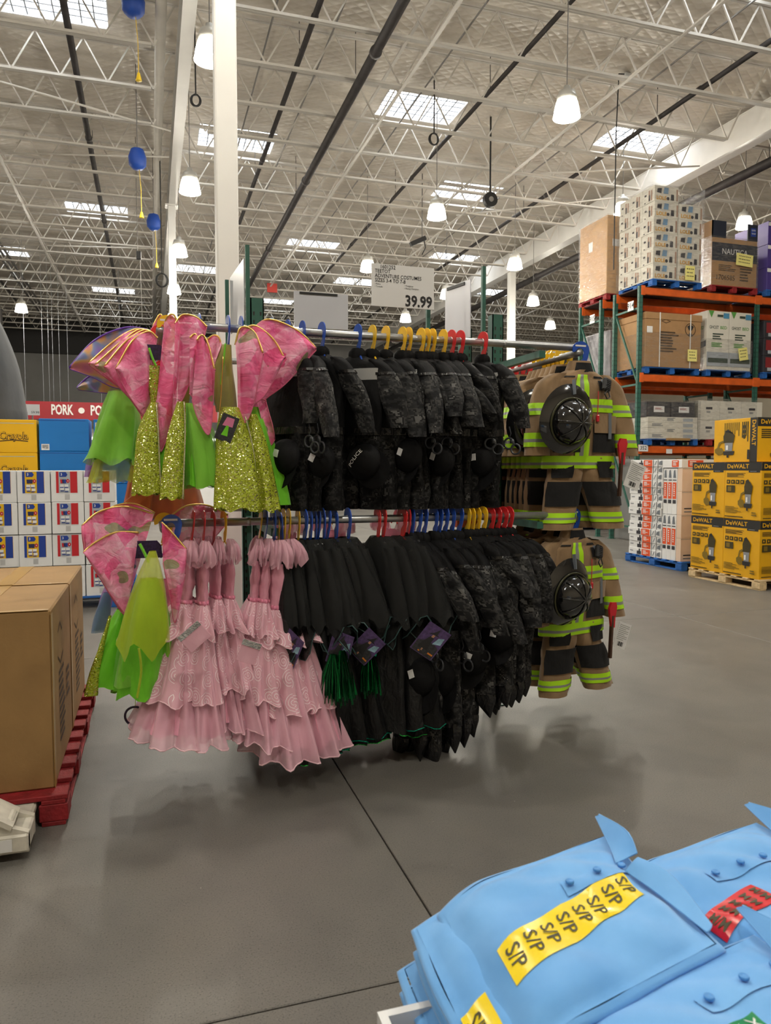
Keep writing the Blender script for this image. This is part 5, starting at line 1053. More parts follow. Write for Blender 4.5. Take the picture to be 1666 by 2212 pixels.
def prints(o, d, side, items, step=.0012):
    T = face_T(d, side); W = d[0] if side in ('-Y', 'top') else d[1]; Hh = d[2] if side != 'top' else d[1]
    by = {}
    for i, it in enumerate(items):
        e = step * (1 + i * .35); m = by.setdefault((it[0] if it[0] == 'text' else 'p', it[-1]), MB())
        if it[0] == 'r': _, a0, b0, a1, b1, mt = it; m.poly([T(a0, b0, e), T(a1, b0, e), T(a1, b1, e), T(a0, b1, e)])
        elif it[0] == 'poly': m.poly([T(a, b, e) for a, b in it[1]])
        elif it[0] == 'disc': _, a, b, r, mt = it; m.poly([T(a + r / W * math.cos(q), b + r / Hh * math.sin(q), e) for q in np.linspace(0, 6.2832, 16, endpoint=False)])
        elif it[0] == 'lines':
            _, a0, b0, a1, b1, n, mt = it; rg = random.Random(int(a0 * 999 + b0 * 77))
            for k in range(n):
                z1 = b1 - (b1 - b0) * k / n; z0 = z1 - (b1 - b0) / n * .55; aa = a0 + (a1 - a0) * rg.uniform(.55, 1); m.poly([T(a0, z0, e), T(aa, z0, e), T(aa, z1, e), T(a0, z1, e)])
        elif it[0] == 'vlines':
            _, a0, b0, a1, b1, n, mt = it; rg = random.Random(int(a0 * 999 + b0 * 77))
            for k in range(n):
                x1 = a0 + (a1 - a0) * k / n; x0 = x1 + (a1 - a0) / n * .55; bb = b1 - (b1 - b0) * rg.uniform(.55, 1); m.poly([T(x1, bb, e), T(x0, bb, e), T(x0, b1, e), T(x1, b1, e)])
        elif it[0] == 'text':
            _, s, a, b, sz, wd, bold, rot, mt = it
            if rot == 0: put_text(m, s, lambda u, v: T(a + u / W, b + v / Hh, e), size=sz * Hh, width=wd * W if wd else None, bold=bold)
            elif rot == -90: put_text(m, s, lambda u, v: T(a + v / W, b - u / Hh, e), size=sz * W, width=wd * Hh if wd else None, bold=bold)
            else: put_text(m, s, lambda u, v: T(a - v / W, b + u / Hh, e), size=sz * W, width=wd * Hh if wd else None, bold=bold)
    for (ty, mt), m in by.items():
        k = m.build('lettering' if ty == 'text' else 'printed_panel', MATS[mt], o)
        if ty != 'text' and len(m.f) > 1: k['kind'] = 'stuff'
def carton(name, label, base, d, mat, group=None, rz=0.0, cat='box', ch=.004, seams=True):
    o = MB().box((0, 0, d[2] / 2), d, ch=ch).build(name, MATS[mat]); o.location = tuple(base); o.rotation_euler = (0, 0, rz); tag(o, label, cat, group); return o
# ------------------------------------------------------------------ left: big cartons on a red pallet
pallet('chipped red pallet under the large brown cartons at the left', (-.93, 4.41, 0), 1.1, 1.78, 'pallet_red')
M('print_brown', srgb('4d3a26'), .8)
for k, (y0, y1) in enumerate(((3.6, 4.40), (4.42, 5.22))):
    d = (.98, y1 - y0, .82)
    o = carton('large_carton', ['large brown taped carton at the left front of the red pallet', 'second large brown carton behind the front one on the red pallet'][k], (-.93, (y0 + y1) / 2, .14), d, 'card', 'large brown cartons', ch=.008)
    MB().box((.16, 0, .8215), (.09, d[1] + .004, .002)).build('tape_strip', MATS['tape'], o); MB().box((.16, -d[1] / 2 - .001, .75), (.09, .002, .15)).build('tape_strip', MATS['tape'], o)
    MB().box((0, -d[1] / 2 + .012, .8212), (.96, .03, .0015)).build('tape_strip', MATS['tape'], o); MB().box((d[0] / 2 + .0008, -d[1] / 2 + .03, .4), (.002, .06, .8)).build('tape_strip', MATS['tape'], o)
    MB().box((-.25, 0, .8205), (.003, d[1] * .98, .0012)).build('flap_seam', MATS['print_brown'], o)
    prints(o, d, '+X', [('poly', [(.3, .82), (.42, .86), (.52, .8), (.51, .785), (.42, .845), (.3, .805)], 'print_brown'), ('poly', [(.28, .68), (.4, .62), (.55, .66), (.55, .65), (.4, .605), (.28, .665)], 'print_brown'),
                        ('lines', .3, .14, .62, .58, 10, 'print_brown'), ('lines', .68, .3, .86, .5, 4, 'print_brown')])
# pallet jack at the left edge
M('jack_white', srgb('cfcabd'), .5, noise=(14, .2)); M('rubber', (.02, .02, .02), .7)
jk = thing('pallet_jack', 'scuffed off-white pallet jack nose at the left edge of the picture', 'pallet jack', (-.86, 3.33, 0))
jb = MB(); jb.prism([(.36, .035), (.36, .115), (.30, .14), (.12, .26), (.06, .30), (.02, .30), (.02, .035)], lambda a, b, c: (a, c - .09, b), .03); jb.build('side_plate', MATS['jack_white'], jk)
jb = MB(); jb.prism([(.36, .035), (.36, .115), (.30, .14), (.12, .26), (.06, .30), (.02, .30), (.02, .035)], lambda a, b, c: (a, c + .06, b), .03); jb.build('side_plate', MATS['jack_white'], jk)
MB().bar((.30, -.015, .145), (.06, -.015, .305), .18, .02).build('sloped_cover', MATS['jack_white'], jk)
MB().box((-.05, -.015, .075), (.82, .17, .075), ch=.008).build('crossbar', MATS['jack_white'], jk); MB().box((.27, -.015, .15), (.06, .1, .04), ch=.008).build('lug', MATS['jack_white'], jk)
MB().box((.2, -.1022, .075), (.2, .002, .05)).build('warning_sticker', MATS['paper'], jk); MB().box((.06, -.1024, .075), (.08, .002, .05)).build('warning_sticker', MATS['orange_beam'], jk)
for x in (-.27, .27): MB().box((x, .95, .095), (.16, 1.75, .04), ch=.01).build('fork', MATS['jack_white'], jk)
for x in (-.1, .1): MB().tube([(x - .025, -.05, .1), (x + .025, -.05, .1)], .1, 18).build('steer_wheel', MATS['rubber'], jk)
MB().tube([(-.05, -.05, .3), (-.05, -.15, .9), (-.05, -.3, 1.25)], .018, 8).build('handle', MATS['black'], jk)
# ------------------------------------------------------------------ left: white picture boxes on a blue pallet
M('p_yellow', srgb('e3b71c'), .45); M('p_blue', srgb('1f3f96'), .45); M('p_red', srgb('c0232e'), .45); M('p_grey', srgb('a9b0b8'), .45); M('p_dark', srgb('2b2a55'), .5); M('crayola_yellow', srgb('f0b90f'), .5, noise=(3, .03)); M('blue_carton', srgb('1278c8'), .5, noise=(3, .03)); M('p_tape', srgb('b9babb'), .3)
WB = {}
XE = [-1.74, -1.40, -1.06, -.72, -.38]; ZE = [.14, .5, .86, 1.215, 1.575]
def white_box(kind):
    d = (.332, .40, .352); o = carton('picture_box', '', (0, 0, 0), d, 'white_box', 'white picture boxes')
    bk, st = (('p_yellow', 'p_blue') if kind else ('p_grey', 'p_red'))
    L = [('r', .16, .29, .83, .97, bk), ('r', .60, .29, .82, .97, st), ('r', .16, .29, .24, .97, st), ('poly', [(.27, .80), (.47, .80), (.52, .87), (.47, .95), (.27, .95)], 'p_blue'), ('text', '3', .33, .875, .11, None, .02, 0, 'paper'),
         ('poly', [(.53, .6), (.58, .64), (.58, .7), (.53, .74), (.48, .7), (.48, .64)], 'p_red'), ('text', '4', .53, .668, .07, None, .01, 0, 'paper')]
    for k in range(3): L.append(('poly', [(.30 + .055 * k, .60 + .01 * (k % 2)), (.36 + .055 * k, .59), (.37 + .055 * k, .72), (.29 + .055 * k, .72)], ['p_red', 'p_dark', 'p_blue'][k] if not kind else 'p_dark'))
    for a, b in ((.28, .48), (.42, .48), (.28, .38), (.44, .36)): L.append(('r', a, b, a + .12, b + .08, 'paper' if kind else 'white_box'))
    for a, b in ((.28, .45), (.42, .45), (.30, .34), (.42, .32)): L.append(('r', a, b, a + .11, b + .025, 'p_blue'))
    prints(o, d, '-Y', L)
    MB().box((0, -.2006, .28 * .352), (.6 * .332, .004, .006)).build('tray_lip', MATS['white_box'], o); MB().box((0, -.2012, .16 * .352), (.05, .001, .06)).build('tape_strip', MATS['p_tape'], o)
    return o
WB = {0: white_box(0), 1: white_box(1)}; first = {0: 1, 1: 1}
for c in range(4):
    for r in range(4):
        if r == 0 and c < 2: pass
        k = 1 if c < 2 else 0
        o = WB[k] if first[k] else copy_tree(WB[k]); first[k] = 0
        jx = RNG.uniform(-.004, .004); o.location = ((XE[c] + XE[c + 1]) / 2 + jx, 9.2 + RNG.uniform(-.01, .01), ZE[r]); o['label'] = 'white tray box, %s picture, %s column, %s row up' % ('yellow and blue' if k else 'grey and red', ORD[c], ORD[r])
pallet('blue pallet under the white picture boxes', (-1.03, 9.45, 0), 1.36, .95, 'pallet_blue')
pallet('blue pallet under the yellow and blue cartons', (-1.0, 10.3, 0), 1.6, .7, 'pallet_blue')
Yb = 10.0
pz = lambda y: aty(100, y, Yb)[2]
z3, z2 = pz(907), pz(978); hb = z3 - z2
def stack(x0, x1, mat, nm, lb, pr=None, top=z3, dep=.5):
    d = (x1 - x0 - .006, dep, hb - .003)
    n = int((top - .14) / hb)
    for k in range(2):
        o = carton(nm, lb % ORD[k], ((x0 + x1) / 2, Yb + dep / 2, top - hb * (k + 1)), d, mat, lb.split(',')[0][:40])
        if pr: prints(o, d, '-Y', pr)
    zz = top - hb * 2
    o = carton('pallet_load_base', 'lower part of the load beneath the %s' % lb.split(',')[0], ((x0 + x1) / 2, Yb + dep / 2, .14), (x1 - x0 - .02, dep - .02, zz - .142), mat)
xa, xb, xc, xd, xe = [aty(p, 950, Yb)[0] for p in (-60, 84, 84, 193, 235)]
stack(xa, xb - .02, 'crayola_yellow', 'crayon_carton', 'yellow crayon carton, %s from the top', [('r', .04, .88, .96, .9, 'p_tape'), ('text', 'Crayola', .64, .5, .30, .46, .05, 0, 'print_brown'), ('text', 'Crayola', .64, .51, .29, .455, .0, 0, 'crayola_yellow'), ('poly', [(.42, .36), (.64, .40), (.86, .36), (.86, .33), (.64, .37), (.42, .33)], 'print_brown')])
stack(xc, xd, 'blue_carton', 'blue_carton', 'plain bright blue carton beside the yellow ones, %s from the top', [('r', .04, .03, .2, .22, 'paper'), ('vlines', .06, .06, .18, .19, 9, 'ink'), ('r', .0, .94, .94, .955, 'p_blue')], top=z3 + .02)
stack(xd + .05, xe + .3, 'blue_carton', 'blue_carton', 'blue carton behind the fairy skirt, %s from the top', [('r', .04, .72, .2, .9, 'paper'), ('vlines', .06, .74, .18, .88, 8, 'ink')], top=z3 + .02)
# grey cover standing behind the yellow cartons
M('cover_grey', (.075, .083, .092), .7, noise=(8, .15)); fabric('cover_cloth', (.05, .055, .062), .7, .2, 3, .5)
o = thing('canopy_cover', 'dark grey draped cover of a tall display at the left edge', 'cover', (-2.3, 11.1, 0))
pr = [aty(x, y, 11.1) for x, y in ((52, 915), (47, 880), (30, 790), (-4, 705), (-20, 690))]
K = [(0, 0, p[2], p[0] + 2.35, (p[0] + 2.35) * .8) for p in reversed(pr)]; K.append((0, 0, 1.0, K[-1][3] * 1.06, K[-1][4] * 1.06)); K.append((0, 0, .02, K[-2][3] * 1.1, K[-2][4] * 1.1))
cloth('drape', 'cover_cloth', o, K, N=24, S=40, fold=(.01, .03), nf=9, seed=3)
pk = aty(70, 890, 14.0)
# small price card on a stand beside the cover
o = thing('price_card', 'small white price card reading 59.99 before the red sign', 'sign', (aty(70, 897, 12)[0], 12, 0)); z = aty(70, 897, 12)[2]
MB().box((0, 0, z + .08), (.2, .01, .16)).build('card_face', MATS['paper'], o); MB().box((0, .01, z / 2), (.02, .02, z)).build('stand', MATS['pipe_grey'], o)
m = MB(); put_text(m, '59.99', lambda u, v: (.04 + u, -.007, z + .04 + v), size=.05); m.build('lettering', MATS['ink'], o)
# ================================================================== right: pallet racking
UX = [9.92, 13.0, 16.1]; FY = [13.5, 14.37, 14.9, 15.75]; LV = [2.08, 3.6, 5.42]
M('hole_dark', (.02, .04, .035), .8)
rr = {}
def upright(x, y0, y1, zt, label):
    o = thing('rack_upright', label, 'rack frame', (x, y0, 0), 0, 'green rack frames')
    for y in (0, y1 - y0):
        m = MB(); m.box2((-.045, y - .035, 0), (.045, y - .03, zt)); m.box2((-.045, y - .035, 0), (-.04, y + .035, zt)); m.box2((.04, y - .035, 0), (.045, y + .035, zt)); m.build('post', MATS['teal'], o)
        h = MB()
        for k in range(int(zt / .1)):
            for dx in (-.02, .02): h.add([(dx - .008, y - .0365, .06 + k * .1), (dx + .008, y - .0365, .06 + k * .1), (dx + .006, y - .0365, .09 + k * .1), (dx - .006, y - .0365, .09 + k * .1)], [(0, 1, 2, 3)])
            h.add([(-.0465, y - .01, .06 + k * .1), (-.0465, y + .01, .06 + k * .1), (-.0465, y + .008, .09 + k * .1), (-.0465, y - .008, .09 + k * .1)], [(3, 2, 1, 0)])
        tag(h.build('keyholes', MATS['hole_dark'], o), kind='stuff')
        MB().box2((-.07, y - .06, 0), (.07, y + .06, .01)).build('foot_plate', MATS['teal'], o)
    d = y1 - y0
    for k, z in enumerate((.3, 1.9, 3.35, 4.95)): MB().box2((-.02, .035, z), (.02, d - .035, z + .04)).build('strut', MATS['teal'], o)
    for a, b in ((.34, 1.9), (1.94, 3.35), (3.39, 4.95)):
        MB().bar((0, .03, a), (0, d - .03, b) if int(a) % 2 else (0, d - .03, b), .035).build('diagonal_brace', MATS['teal'], o)
for i, x in enumerate(UX):
    upright(x, FY[0], FY[1], 5.42, '%s green rack frame of the front racking row' % ['left end', 'middle', 'right-hand'][i]); upright(x, FY[2], FY[3], 5.42, '%s green rack frame of the rear racking row' % ['left end', 'middle', 'right-hand'][i])
bm = {}
for li, z in enumerate(LV):
    for bi in range(2):
        for yi, y in enumerate((FY[0], FY[1], FY[2], FY[3])):
            x0, x1 = UX[bi] + .047, UX[bi + 1] - .047
            o = thing('rack_beam', '%s orange beam in the %s bay, %s from the front' % (['lowest', 'middle', 'top'][li], ['left', 'right'][bi], ORD[yi]), 'beam', (x0, y, z), 0, 'orange rack beams')
            MB().box2((0, -.03, -.17), (x1 - x0, .03, -.02), ch=.01).build('beam_section', MATS['orange_beam'], o)
            for xx in (0, x1 - x0): MB().box((xx, -.037, -.09), (.1, .012, .2), ch=.003).build('end_plate', MATS['orange_beam'], o)
        for yi in (0, 2):
            o = MB().box2((UX[bi] + .05, FY[yi] - .02, z - .02), (UX[bi + 1] - .05, FY[yi + 1] + .02, z)).build('shelf_deck', MATS['dark_deck']); tag(o, '%s dark shelf deck in the %s bay of the %s row' % (['lowest', 'middle', 'top'][li], ['left', 'right'][bi], 'front' if yi == 0 else 'rear'), 'deck', 'rack decks')
# location tags
def rtag(label, p, w, h, s, side='-Y'):
    o = MB().box((0, 0, 0), (w, .006, h) if side == '-Y' else (.006, w, h)).build('location_tag', MATS['paper']); o.location = tuple(p); tag(o, label, 'tag', 'rack location tags')
    m = MB(); put_text(m, s, (lambda u, v: (u, -.0045, v)) if side == '-Y' else (lambda u, v: (-.0045, -u, v)), size=h * .8, bold=.01); m.build('lettering', MATS['ink'], o)
rtag('white tag reading 352 on the lowest orange beam', aty(1390, 968, 13.44), .24, .14, '352'); rtag('white tag reading 914 high on the front green frame', (9.87, 13.75, 5.05), .2, .2, '914', '-X'); rtag('white tag reading 915 high on the rear green frame', (9.87, 15.2, 5.05), .2, .2, '915', '-X')
rtag('blank silver tag further right on the lowest orange beam', aty(1446, 975, 13.44), .15, .1, '')
# stretch film
def wrapmat():
    m, t, b = newmat('stretch_film'); MATS['film'] = m
    tc = t.new('ShaderNodeTexCoord'); mp = t.new('ShaderNodeMapping'); mp.inputs['Scale'].default_value = (3, 3, 14); mp.inputs['Rotation'].default_value = (.2, .15, 0); t.lk(tc.outputs['Object'], mp.inputs[0])
    n = t.new('ShaderNodeTexNoise'); n.inputs['Scale'].default_value = 2.2; n.inputs['Detail'].default_value = 6; n.inputs['Distortion'].default_value = 1.2; t.lk(mp.outputs[0], n.inputs['Vector'])
    bm = t.new('ShaderNodeBump'); bm.inputs['Strength'].default_value = 1.0; bm.inputs['Distance'].default_value = .12; t.lk(n.outputs[0], bm.inputs['Height'])
    tr = t.new('ShaderNodeBsdfTransparent'); gl = t.new('ShaderNodeBsdfGlossy'); gl.inputs['Roughness'].default_value = .12; t.lk(bm.outputs[0], gl.inputs['Normal'])
    df = t.new('ShaderNodeBsdfDiffuse'); df.inputs[0].default_value = (.8, .8, .78, 1); mx0 = t.new('ShaderNodeMixShader'); mx0.inputs[0].default_value = .18; t.lk(gl.outputs[0], mx0.inputs[1]); t.lk(df.outputs[0], mx0.inputs[2])
    mx = t.new('ShaderNodeMixShader'); t.lk(t.ramp(n.outputs[0], [(.40, (.06, .06, .06)), (.68, (.36, .36, .36))]), mx.inputs[0]); t.lk(tr.outputs[0], mx.inputs[1]); t.lk(mx0.outputs[0], mx.inputs[2]); t.lk(mx.outputs[0], t.n['Material Output'].inputs[0])
wrapmat()
def film(label, a, b):
    c = [(a[i] + b[i]) / 2 for i in range(3)]; d = [abs(b[i] - a[i]) + .02 for i in range(3)]
    x, y, z = [v / 2 for v in d]; m = MB(); m.add([(-x, -y, -z), (x, -y, -z), (x, y, -z), (-x, y, -z), (-x, -y, z), (x, -y, z), (x, y, z), (-x, y, z)], [(0, 1, 5, 4), (1, 2, 6, 5), (2, 3, 7, 6), (3, 0, 4, 7), (4, 5, 6, 7)])
    o = m.build('stretch_film', MATS['film']); o.location = c; tag(o, label, 'film', 'stretch film')
def note(label, p, w=.28, h=.26, rot=0.0):
    o = MB().box((0, 0, 0), (w, .004, h)).build('paper_note', M('note_yellow', srgb('e9e08a'), .7)); o.location = tuple(p); o.rotation_euler = (0, rot, 0); tag(o, label, 'note', 'yellow pallet notes')
    m = MB(); rg = random.Random(int(p[0] * 100))
    for k in range(3):
        x = -w * .35
        while x < w * .3: ww = rg.uniform(.02, .05); m.poly([(x, -.0035, h * (.25 - .25 * k)), (x + ww * .6, -.0035, h * (.25 - .25 * k)), (x + ww * .6, -.0035, h * (.32 - .25 * k)), (x, -.0035, h * (.32 - .25 * k))]); x += ww
    tag(m.build('handwriting', MATS['ink'], o), kind='stuff')
# --- top level: white clothing cartons
M('l_blue', srgb('6d93b5'), .6, noise=(8, .2)); M('l_dark', (.03, .03, .04), .6); M('l_orange', srgb('d9a23a'), .6); M('l_grey', srgb('cfc9bd'), .6); M('l_skin', srgb('a98672'), .6); M('cream_box', srgb('dcd8cc'), .6, noise=(3, .04))
zt = LV[2]
pallet('blue pallet under the tall white clothing cartons on the top level', (10.74, 13.95, zt), 1.26, 1.18, 'pallet_blue')
lw, lh, ld = .6, .318, .40
def lole():
    d = (lw, ld, lh); o = carton('clothing_carton', '', (0, 0, 0), d, 'cream_box', 'white clothing cartons')
    prints(o, d, '-Y', [('poly', [(.08, .5), (.3, .42), (.72, .42), (.82, .95), (.3, .95), (.1, .85)], 'l_grey'), ('poly', [(.1, .55), (.28, .5), (.3, .85), (.12, .8)], 'l_dark'), ('poly', [(.36, .5), (.56, .5), (.58, .9), (.4, .9)], 'l_blue'), ('poly', [(.62, .5), (.78, .55), (.8, .9), (.64, .88)], 'cream_box'), ('poly', [(.66, .12), (.8, .12), (.8, .5), (.68, .5)], 'l_dark'), ('r', .9, .1, .96, .85, 'l_skin'), ('disc', .55, .2, .035, 'l_dark'),
                        ('text', 'LOLE', .28, .2, .34, .42, .03, 0, 'l_orange')], .003)
    prints(o, d, '-X', [('r', .52, .12, .64, .8, 'l_skin'), ('r', .54, .1, .66, .5, 'l_dark'), ('r', .72, .1, .82, .75, 'l_skin'), ('r', .2, .5, .36, .62, 'l_dark'), ('r', .2, .05, .3, .12, 'l_dark')], .003)
    return o
LO = lole(); fst = True
for cx, rows in ((0, 6), (1, 5)):
    for r in range(rows):
        for dy in range(3 if cx == 0 else 1):
            o = LO if fst else copy_tree(LO); fst = False
            o.location = (10.42 + cx * .615 + (RNG.uniform(-.01, .01)), 13.56 + dy * .405, zt + .14 + r * (lh + .002))
            o['label'] = 'white clothing carton, %s row up, %s' % (ORD[r], ('%s from the front in the left column' % ORD[dy]) if cx == 0 else 'right column')
film('clear stretch film round the white clothing cartons', (10.1, 13.34, zt + .14), (11.36, 14.6, zt + .15 + 6 * .32))
note('yellow note on the white clothing cartons', aty(1491, 590, 13.30), .24, .3)
# --- top level: navy labelled carton
M('navy', srgb('242a3a'), .5); M('card_mid', srgb('a9835a'), .75, noise=(7, .07))
d = (1.22, 1.1, 1.02); bx = (12.28, 13.98, zt + .14)
o = carton('bedding_carton', 'brown carton with navy NAUTICA label on the top level', bx, d, 'card_mid', ch=.006)
prints(o, d, '-Y', [('r', 0, .52, 1, .9, 'navy'), ('text', 'NAUTICA', .5, .72, .17, .56, .0, 0, 'paper'), ('lines', .15, .30, .55, .44, 4, 'print_brown'), ('text', '1706585', .3, .17, .15, .4, .01, 0, 'print_brown'), ('lines', .62, .1, .9, .4, 5, 'print_brown')], .003)
for x0, x1, nm in ((0, .30, 'left'), (.78, 1.0, 'right')):
    m = MB().box2((-.61 + x0 * 1.22, -.55, 1.02), (-.61 + x1 * 1.22, -.53, 1.38)).build('raised_flap', MATS['navy'], o)
MB().box2((-.61, -.55, 1.02), (-.59, .55, 1.38)).build('raised_flap', MATS['card_mid'], o); MB().box2((-.61, .53, 1.02), (.61, .55, 1.25)).build('raised_flap', MATS['card_mid'], o)
MB().box2((.42, -.556, 1.12), (.56, -.551, 1.3)).build('printed_panel', MATS['p_blue'], o); m = MB(); put_text(m, 'QUEEN', lambda u, v: (.49 + u, -.559, 1.25 + v), size=.045, width=.11, bold=.01); put_text(m, 'GRAND', lambda u, v: (.49 + u, -.559, 1.18 + v), size=.045, width=.11, bold=.01); m.build('lettering', MATS['paper'], o)
pallet('red pallet under the navy labelled carton', (12.28, 13.95, zt), 1.24, 1.1, 'pallet_red'); film('clear stretch film round the navy labelled carton', (11.66, 13.42, zt + .14), (12.9, 14.54, zt + 1.18))
note('wide yellow note on the navy labelled carton', aty(1609, 562, 13.36), .45, .26, R(4))
M('purple_box', srgb('4b3a86'), .5); M('purple_light', srgb('8a7ab8'), .5)
pallet('blue pallet under the purple cartons at the right edge', (13.75, 13.95, zt), 1.2, 1.1, 'pallet_blue')
for r in range(3):
    d = (1.1, 1.0, .5); o = carton('purple_carton', 'purple carton at the right edge of the top level, %s from below' % ORD[r], (13.75, 13.95, zt + .14 + r * .505), d, 'purple_box', 'purple cartons'); prints(o, d, '-Y', [('r', 0, .8, 1, .96, 'paper'), ('lines', .1, .3, .5, .7, 4, 'purple_light')], .003)
# rear row, top: wrapped brown carton on a red pallet
pallet('red pallet of the rear row beside the tall white stack', (10.5, 15.35, zt), 1.1, 1.15, 'pallet_red')
o = carton('wrapped_carton', 'tall wrapped brown carton on the rear row left of the white stack', (10.5, 15.35, zt + .14), (1.08, 1.12, 1.75), 'card_light', ch=.01); MB().box((-.54, .1, 1.2), (.004, .16, .22)).build('shipping_label', MATS['paper'], o); MB().box((-.3, -.562, 1.15), (.2, .004, .16)).build('shipping_label', MATS['paper'], o)
film('clear stretch film round the rear brown carton', (9.95, 14.78, zt + .14), (11.06, 15.92, zt + 1.9))
# --- middle level
zm = LV[1]
pallet('blue pallet under the wide brown soccer carton', (10.72, 13.98, zm), 1.4, 1.1, 'pallet_blue'); pallet('blue pallet under the two mattress cartons on the middle level', (12.2, 13.98, zm), 1.2, 1.1, 'pallet_blue')
d = (1.42, 1.12, 1.14); o = carton('soccer_carton', 'wide brown strapped carton with a ball drawing on the middle level', (10.72, 13.98, zm + .14), d, 'card_mid', ch=.006)
MB().box((0, 0, 1.07), (1.45, 1.15, .14), ch=.006).build('lid', MATS['card_mid'], o)
prints(o, d, '-Y', [('poly', [(.27, .85), (.36, .81), (.45, .85), (.36, .89)], 'print_brown'), ('poly', [(.30, .85), (.36, .825), (.42, .85), (.36, .875)], 'card_mid'), ('disc', .8, .72, .14, 'print_brown'), ('disc', .8, .72, .12, 'card_mid'), ('poly', [(.74, .78), (.8, .82), (.86, .78), (.83, .71), (.77, .71)], 'ink'), ('poly', [(.76, .6), (.84, .6), (.82, .66), (.78, .66)], 'ink'),
                    ('lines', .26, .26, .62, .66, 8, 'print_brown'), ('r', .02, .62, .12, .74, 'paper')], .003)
for x in (-.36, .42): MB().box2((x - .012, -.58, .0), (x + .012, -.575, 1.145)).build('strap', MATS['paper'], o)
film('clear stretch film round the soccer carton', (9.98, 13.38, zm + .14), (11.46, 14.58, zm + .85)); note('yellow note on the soccer carton', aty(1496, 768, 13.36), .24, .25)
M('g_green', srgb('5a9a4a'), .5); M('g_dark', srgb('3b4a42'), .5); M('g_blue', srgb('4f8fb5'), .5)
def ghost(name, label, base, d, tall=False):
    o = carton(name, label, base, d, 'cream_box', 'white mattress cartons')
    it = [('text', 'GHOST', .31, .72 if not tall else .62, .075, .42, .012, 0, 'g_dark'), ('text', 'BED', .74, .72 if not tall else .62, .075, .3, .006, 0, 'g_green'), ('lines', .25, .50, .75, .62 if not tall else .57, 3, 'g_dark')]
    if not tall: it += [('poly', [(.05, 1), (.3, 1), (.18, .88)], 'g_green'), ('r', .45, .9, .7, .94, 'g_dark'), ('r', .72, .88, .97, .97, 'g_blue'), ('lines', .2, .38, .8, .46, 3, 'g_green'), ('r', .0, .06, 1, .3, 'p_grey'), ('r', .05, .12, .95, .2, 'g_dark')]
    else: it += [('poly', [(.12, .42), (.45, .5), (.9, .44), (.9, .36), (.5, .3), (.12, .36)], 'tape_grey'), ('poly', [(.12, .37), (.5, .31), (.5, .27), (.12, .33)], 'g_dark'), ('r', .6, .3, .85, .32, 'ink'), ('lines', .6, .16, .88, .26, 4, 'p_grey'), ('disc', .18, .1, .025, 'g_dark'), ('disc', .35, .1, .025, 'g_dark'), ('disc', .52, .1, .025, 'g_dark'), ('lines', .66, .08, .88, .13, 2, 'g_dark'), ('r', .05, .03, .95, .036, 'tape_grey')]
    prints(o, d, '-Y', it, .003); prints(o, d, '-X', [('text', 'BED', .85, .72, .08, .12, .006, 0, 'g_green'), ('poly', [(.4, .42), (.98, .5), (.98, .4), (.4, .3)], 'tape_grey')], .003) if not tall else None
    return o
for k in range(2): ghost('mattress_carton', '%s white mattress carton with green print on the middle level' % ['left', 'right'][k], (11.89 + .6 * k, 13.98, zm + .14), (.592, 1.1, 1.27))
film('clear stretch film round the two mattress cartons', (11.59, 13.42, zm + .12), (12.8, 14.54, zm + .8)); note('tilted yellow note on the mattress cartons', aty(1606, 765, 13.36), .24, .27, R(-10))
M('red_pack', srgb('8a2a30'), .4); M('grey_wrap', srgb('8f8d92'), .3, noise=(6, .3), bump=(12, .6))
pallet('blue pallet under the dark red packs', (13.75, 13.98, zm), 1.2, 1.1, 'pallet_blue')
for r in range(3):
    d = (1.1, 1.0, .38); o = carton('red_pack', 'dark wrapped pack with red print at the right edge, %s layer' % ORD[r], (13.75, 13.98, zm + .14 + r * .385), d, 'l_dark', 'dark red packs'); prints(o, d, '-Y', [('r', .05, .3, .3, .9, 'red_pack'), ('r', .1, .1, .5, .3, 'p_grey')], .003)
o = carton('wrapped_bale', 'grey plastic-wrapped bale on the rear row, middle level', (10.6, 15.32, zm), (1.1, 1.1, 1.15), 'grey_wrap', ch=.03)
# --- lowest level
z1 = LV[0]
pallet('blue pallet with flat white packs on the lowest beam level', (10.75, 13.95, z1), 1.3, 1.1, 'pallet_blue'); pallet('dark red pallet under the grey printed cartons', (12.3, 13.95, z1), 1.25, 1.1, 'pallet_red')
for r in range(4):
    d = (1.28, 1.05, .115); o = carton('flat_pack', 'flat white wrapped pack on the lowest level, %s layer' % ORD[r], (10.75 + RNG.uniform(-.02, .02), 13.95, z1 + .14 + r * .117), d, 'cream_box', 'flat white packs'); prints(o, d, '-Y', [('lines', .08 + .3 * (r % 2), .2, .3 + .3 * (r % 2), .8, 3, 'tape_grey'), ('r', .7, .2, .9, .8, 'p_grey')], .003)
for k in range(2):
    d = (.6, 1.0, .32); o = carton('black_pack', 'black wrapped pack on the flat white packs, %s' % ['left', 'right'][k], (10.4 + .64 * k, 13.95, z1 + .61), d, 'l_dark', 'black packs'); prints(o, d, '-Y', [('r', .3, .3, .75, .7, 'paper'), ('lines', .35, .45, .7, .6, 3, 'red_pack')], .003)
film('clear stretch film round the flat white and black packs', (10.08, 13.38, z1 + .12), (11.42, 14.5, z1 + .95))
for r in range(2):
    for k in range(3):
        d = (.58, 1.0, .42); o = carton('printed_carton', 'white printed carton on the lowest level, %s row, %s from the left' % (['bottom', 'top'][r], ORD[k]), (11.72 + .585 * k - .0, 13.95, z1 + .14 + r * .425), d, 'cream_box', 'white printed cartons'); prints(o, d, '-Y', [('r', .35, .55, .65, .67, 'l_dark'), ('lines', .38, .35, .62, .46, 2, 'tape_grey')], .003); prints(o, d, '-X', [('r', .6, .7, .85, .82, 'l_dark'), ('lines', .3, .1, .85, .6, 7, 'tape_grey')], .003)
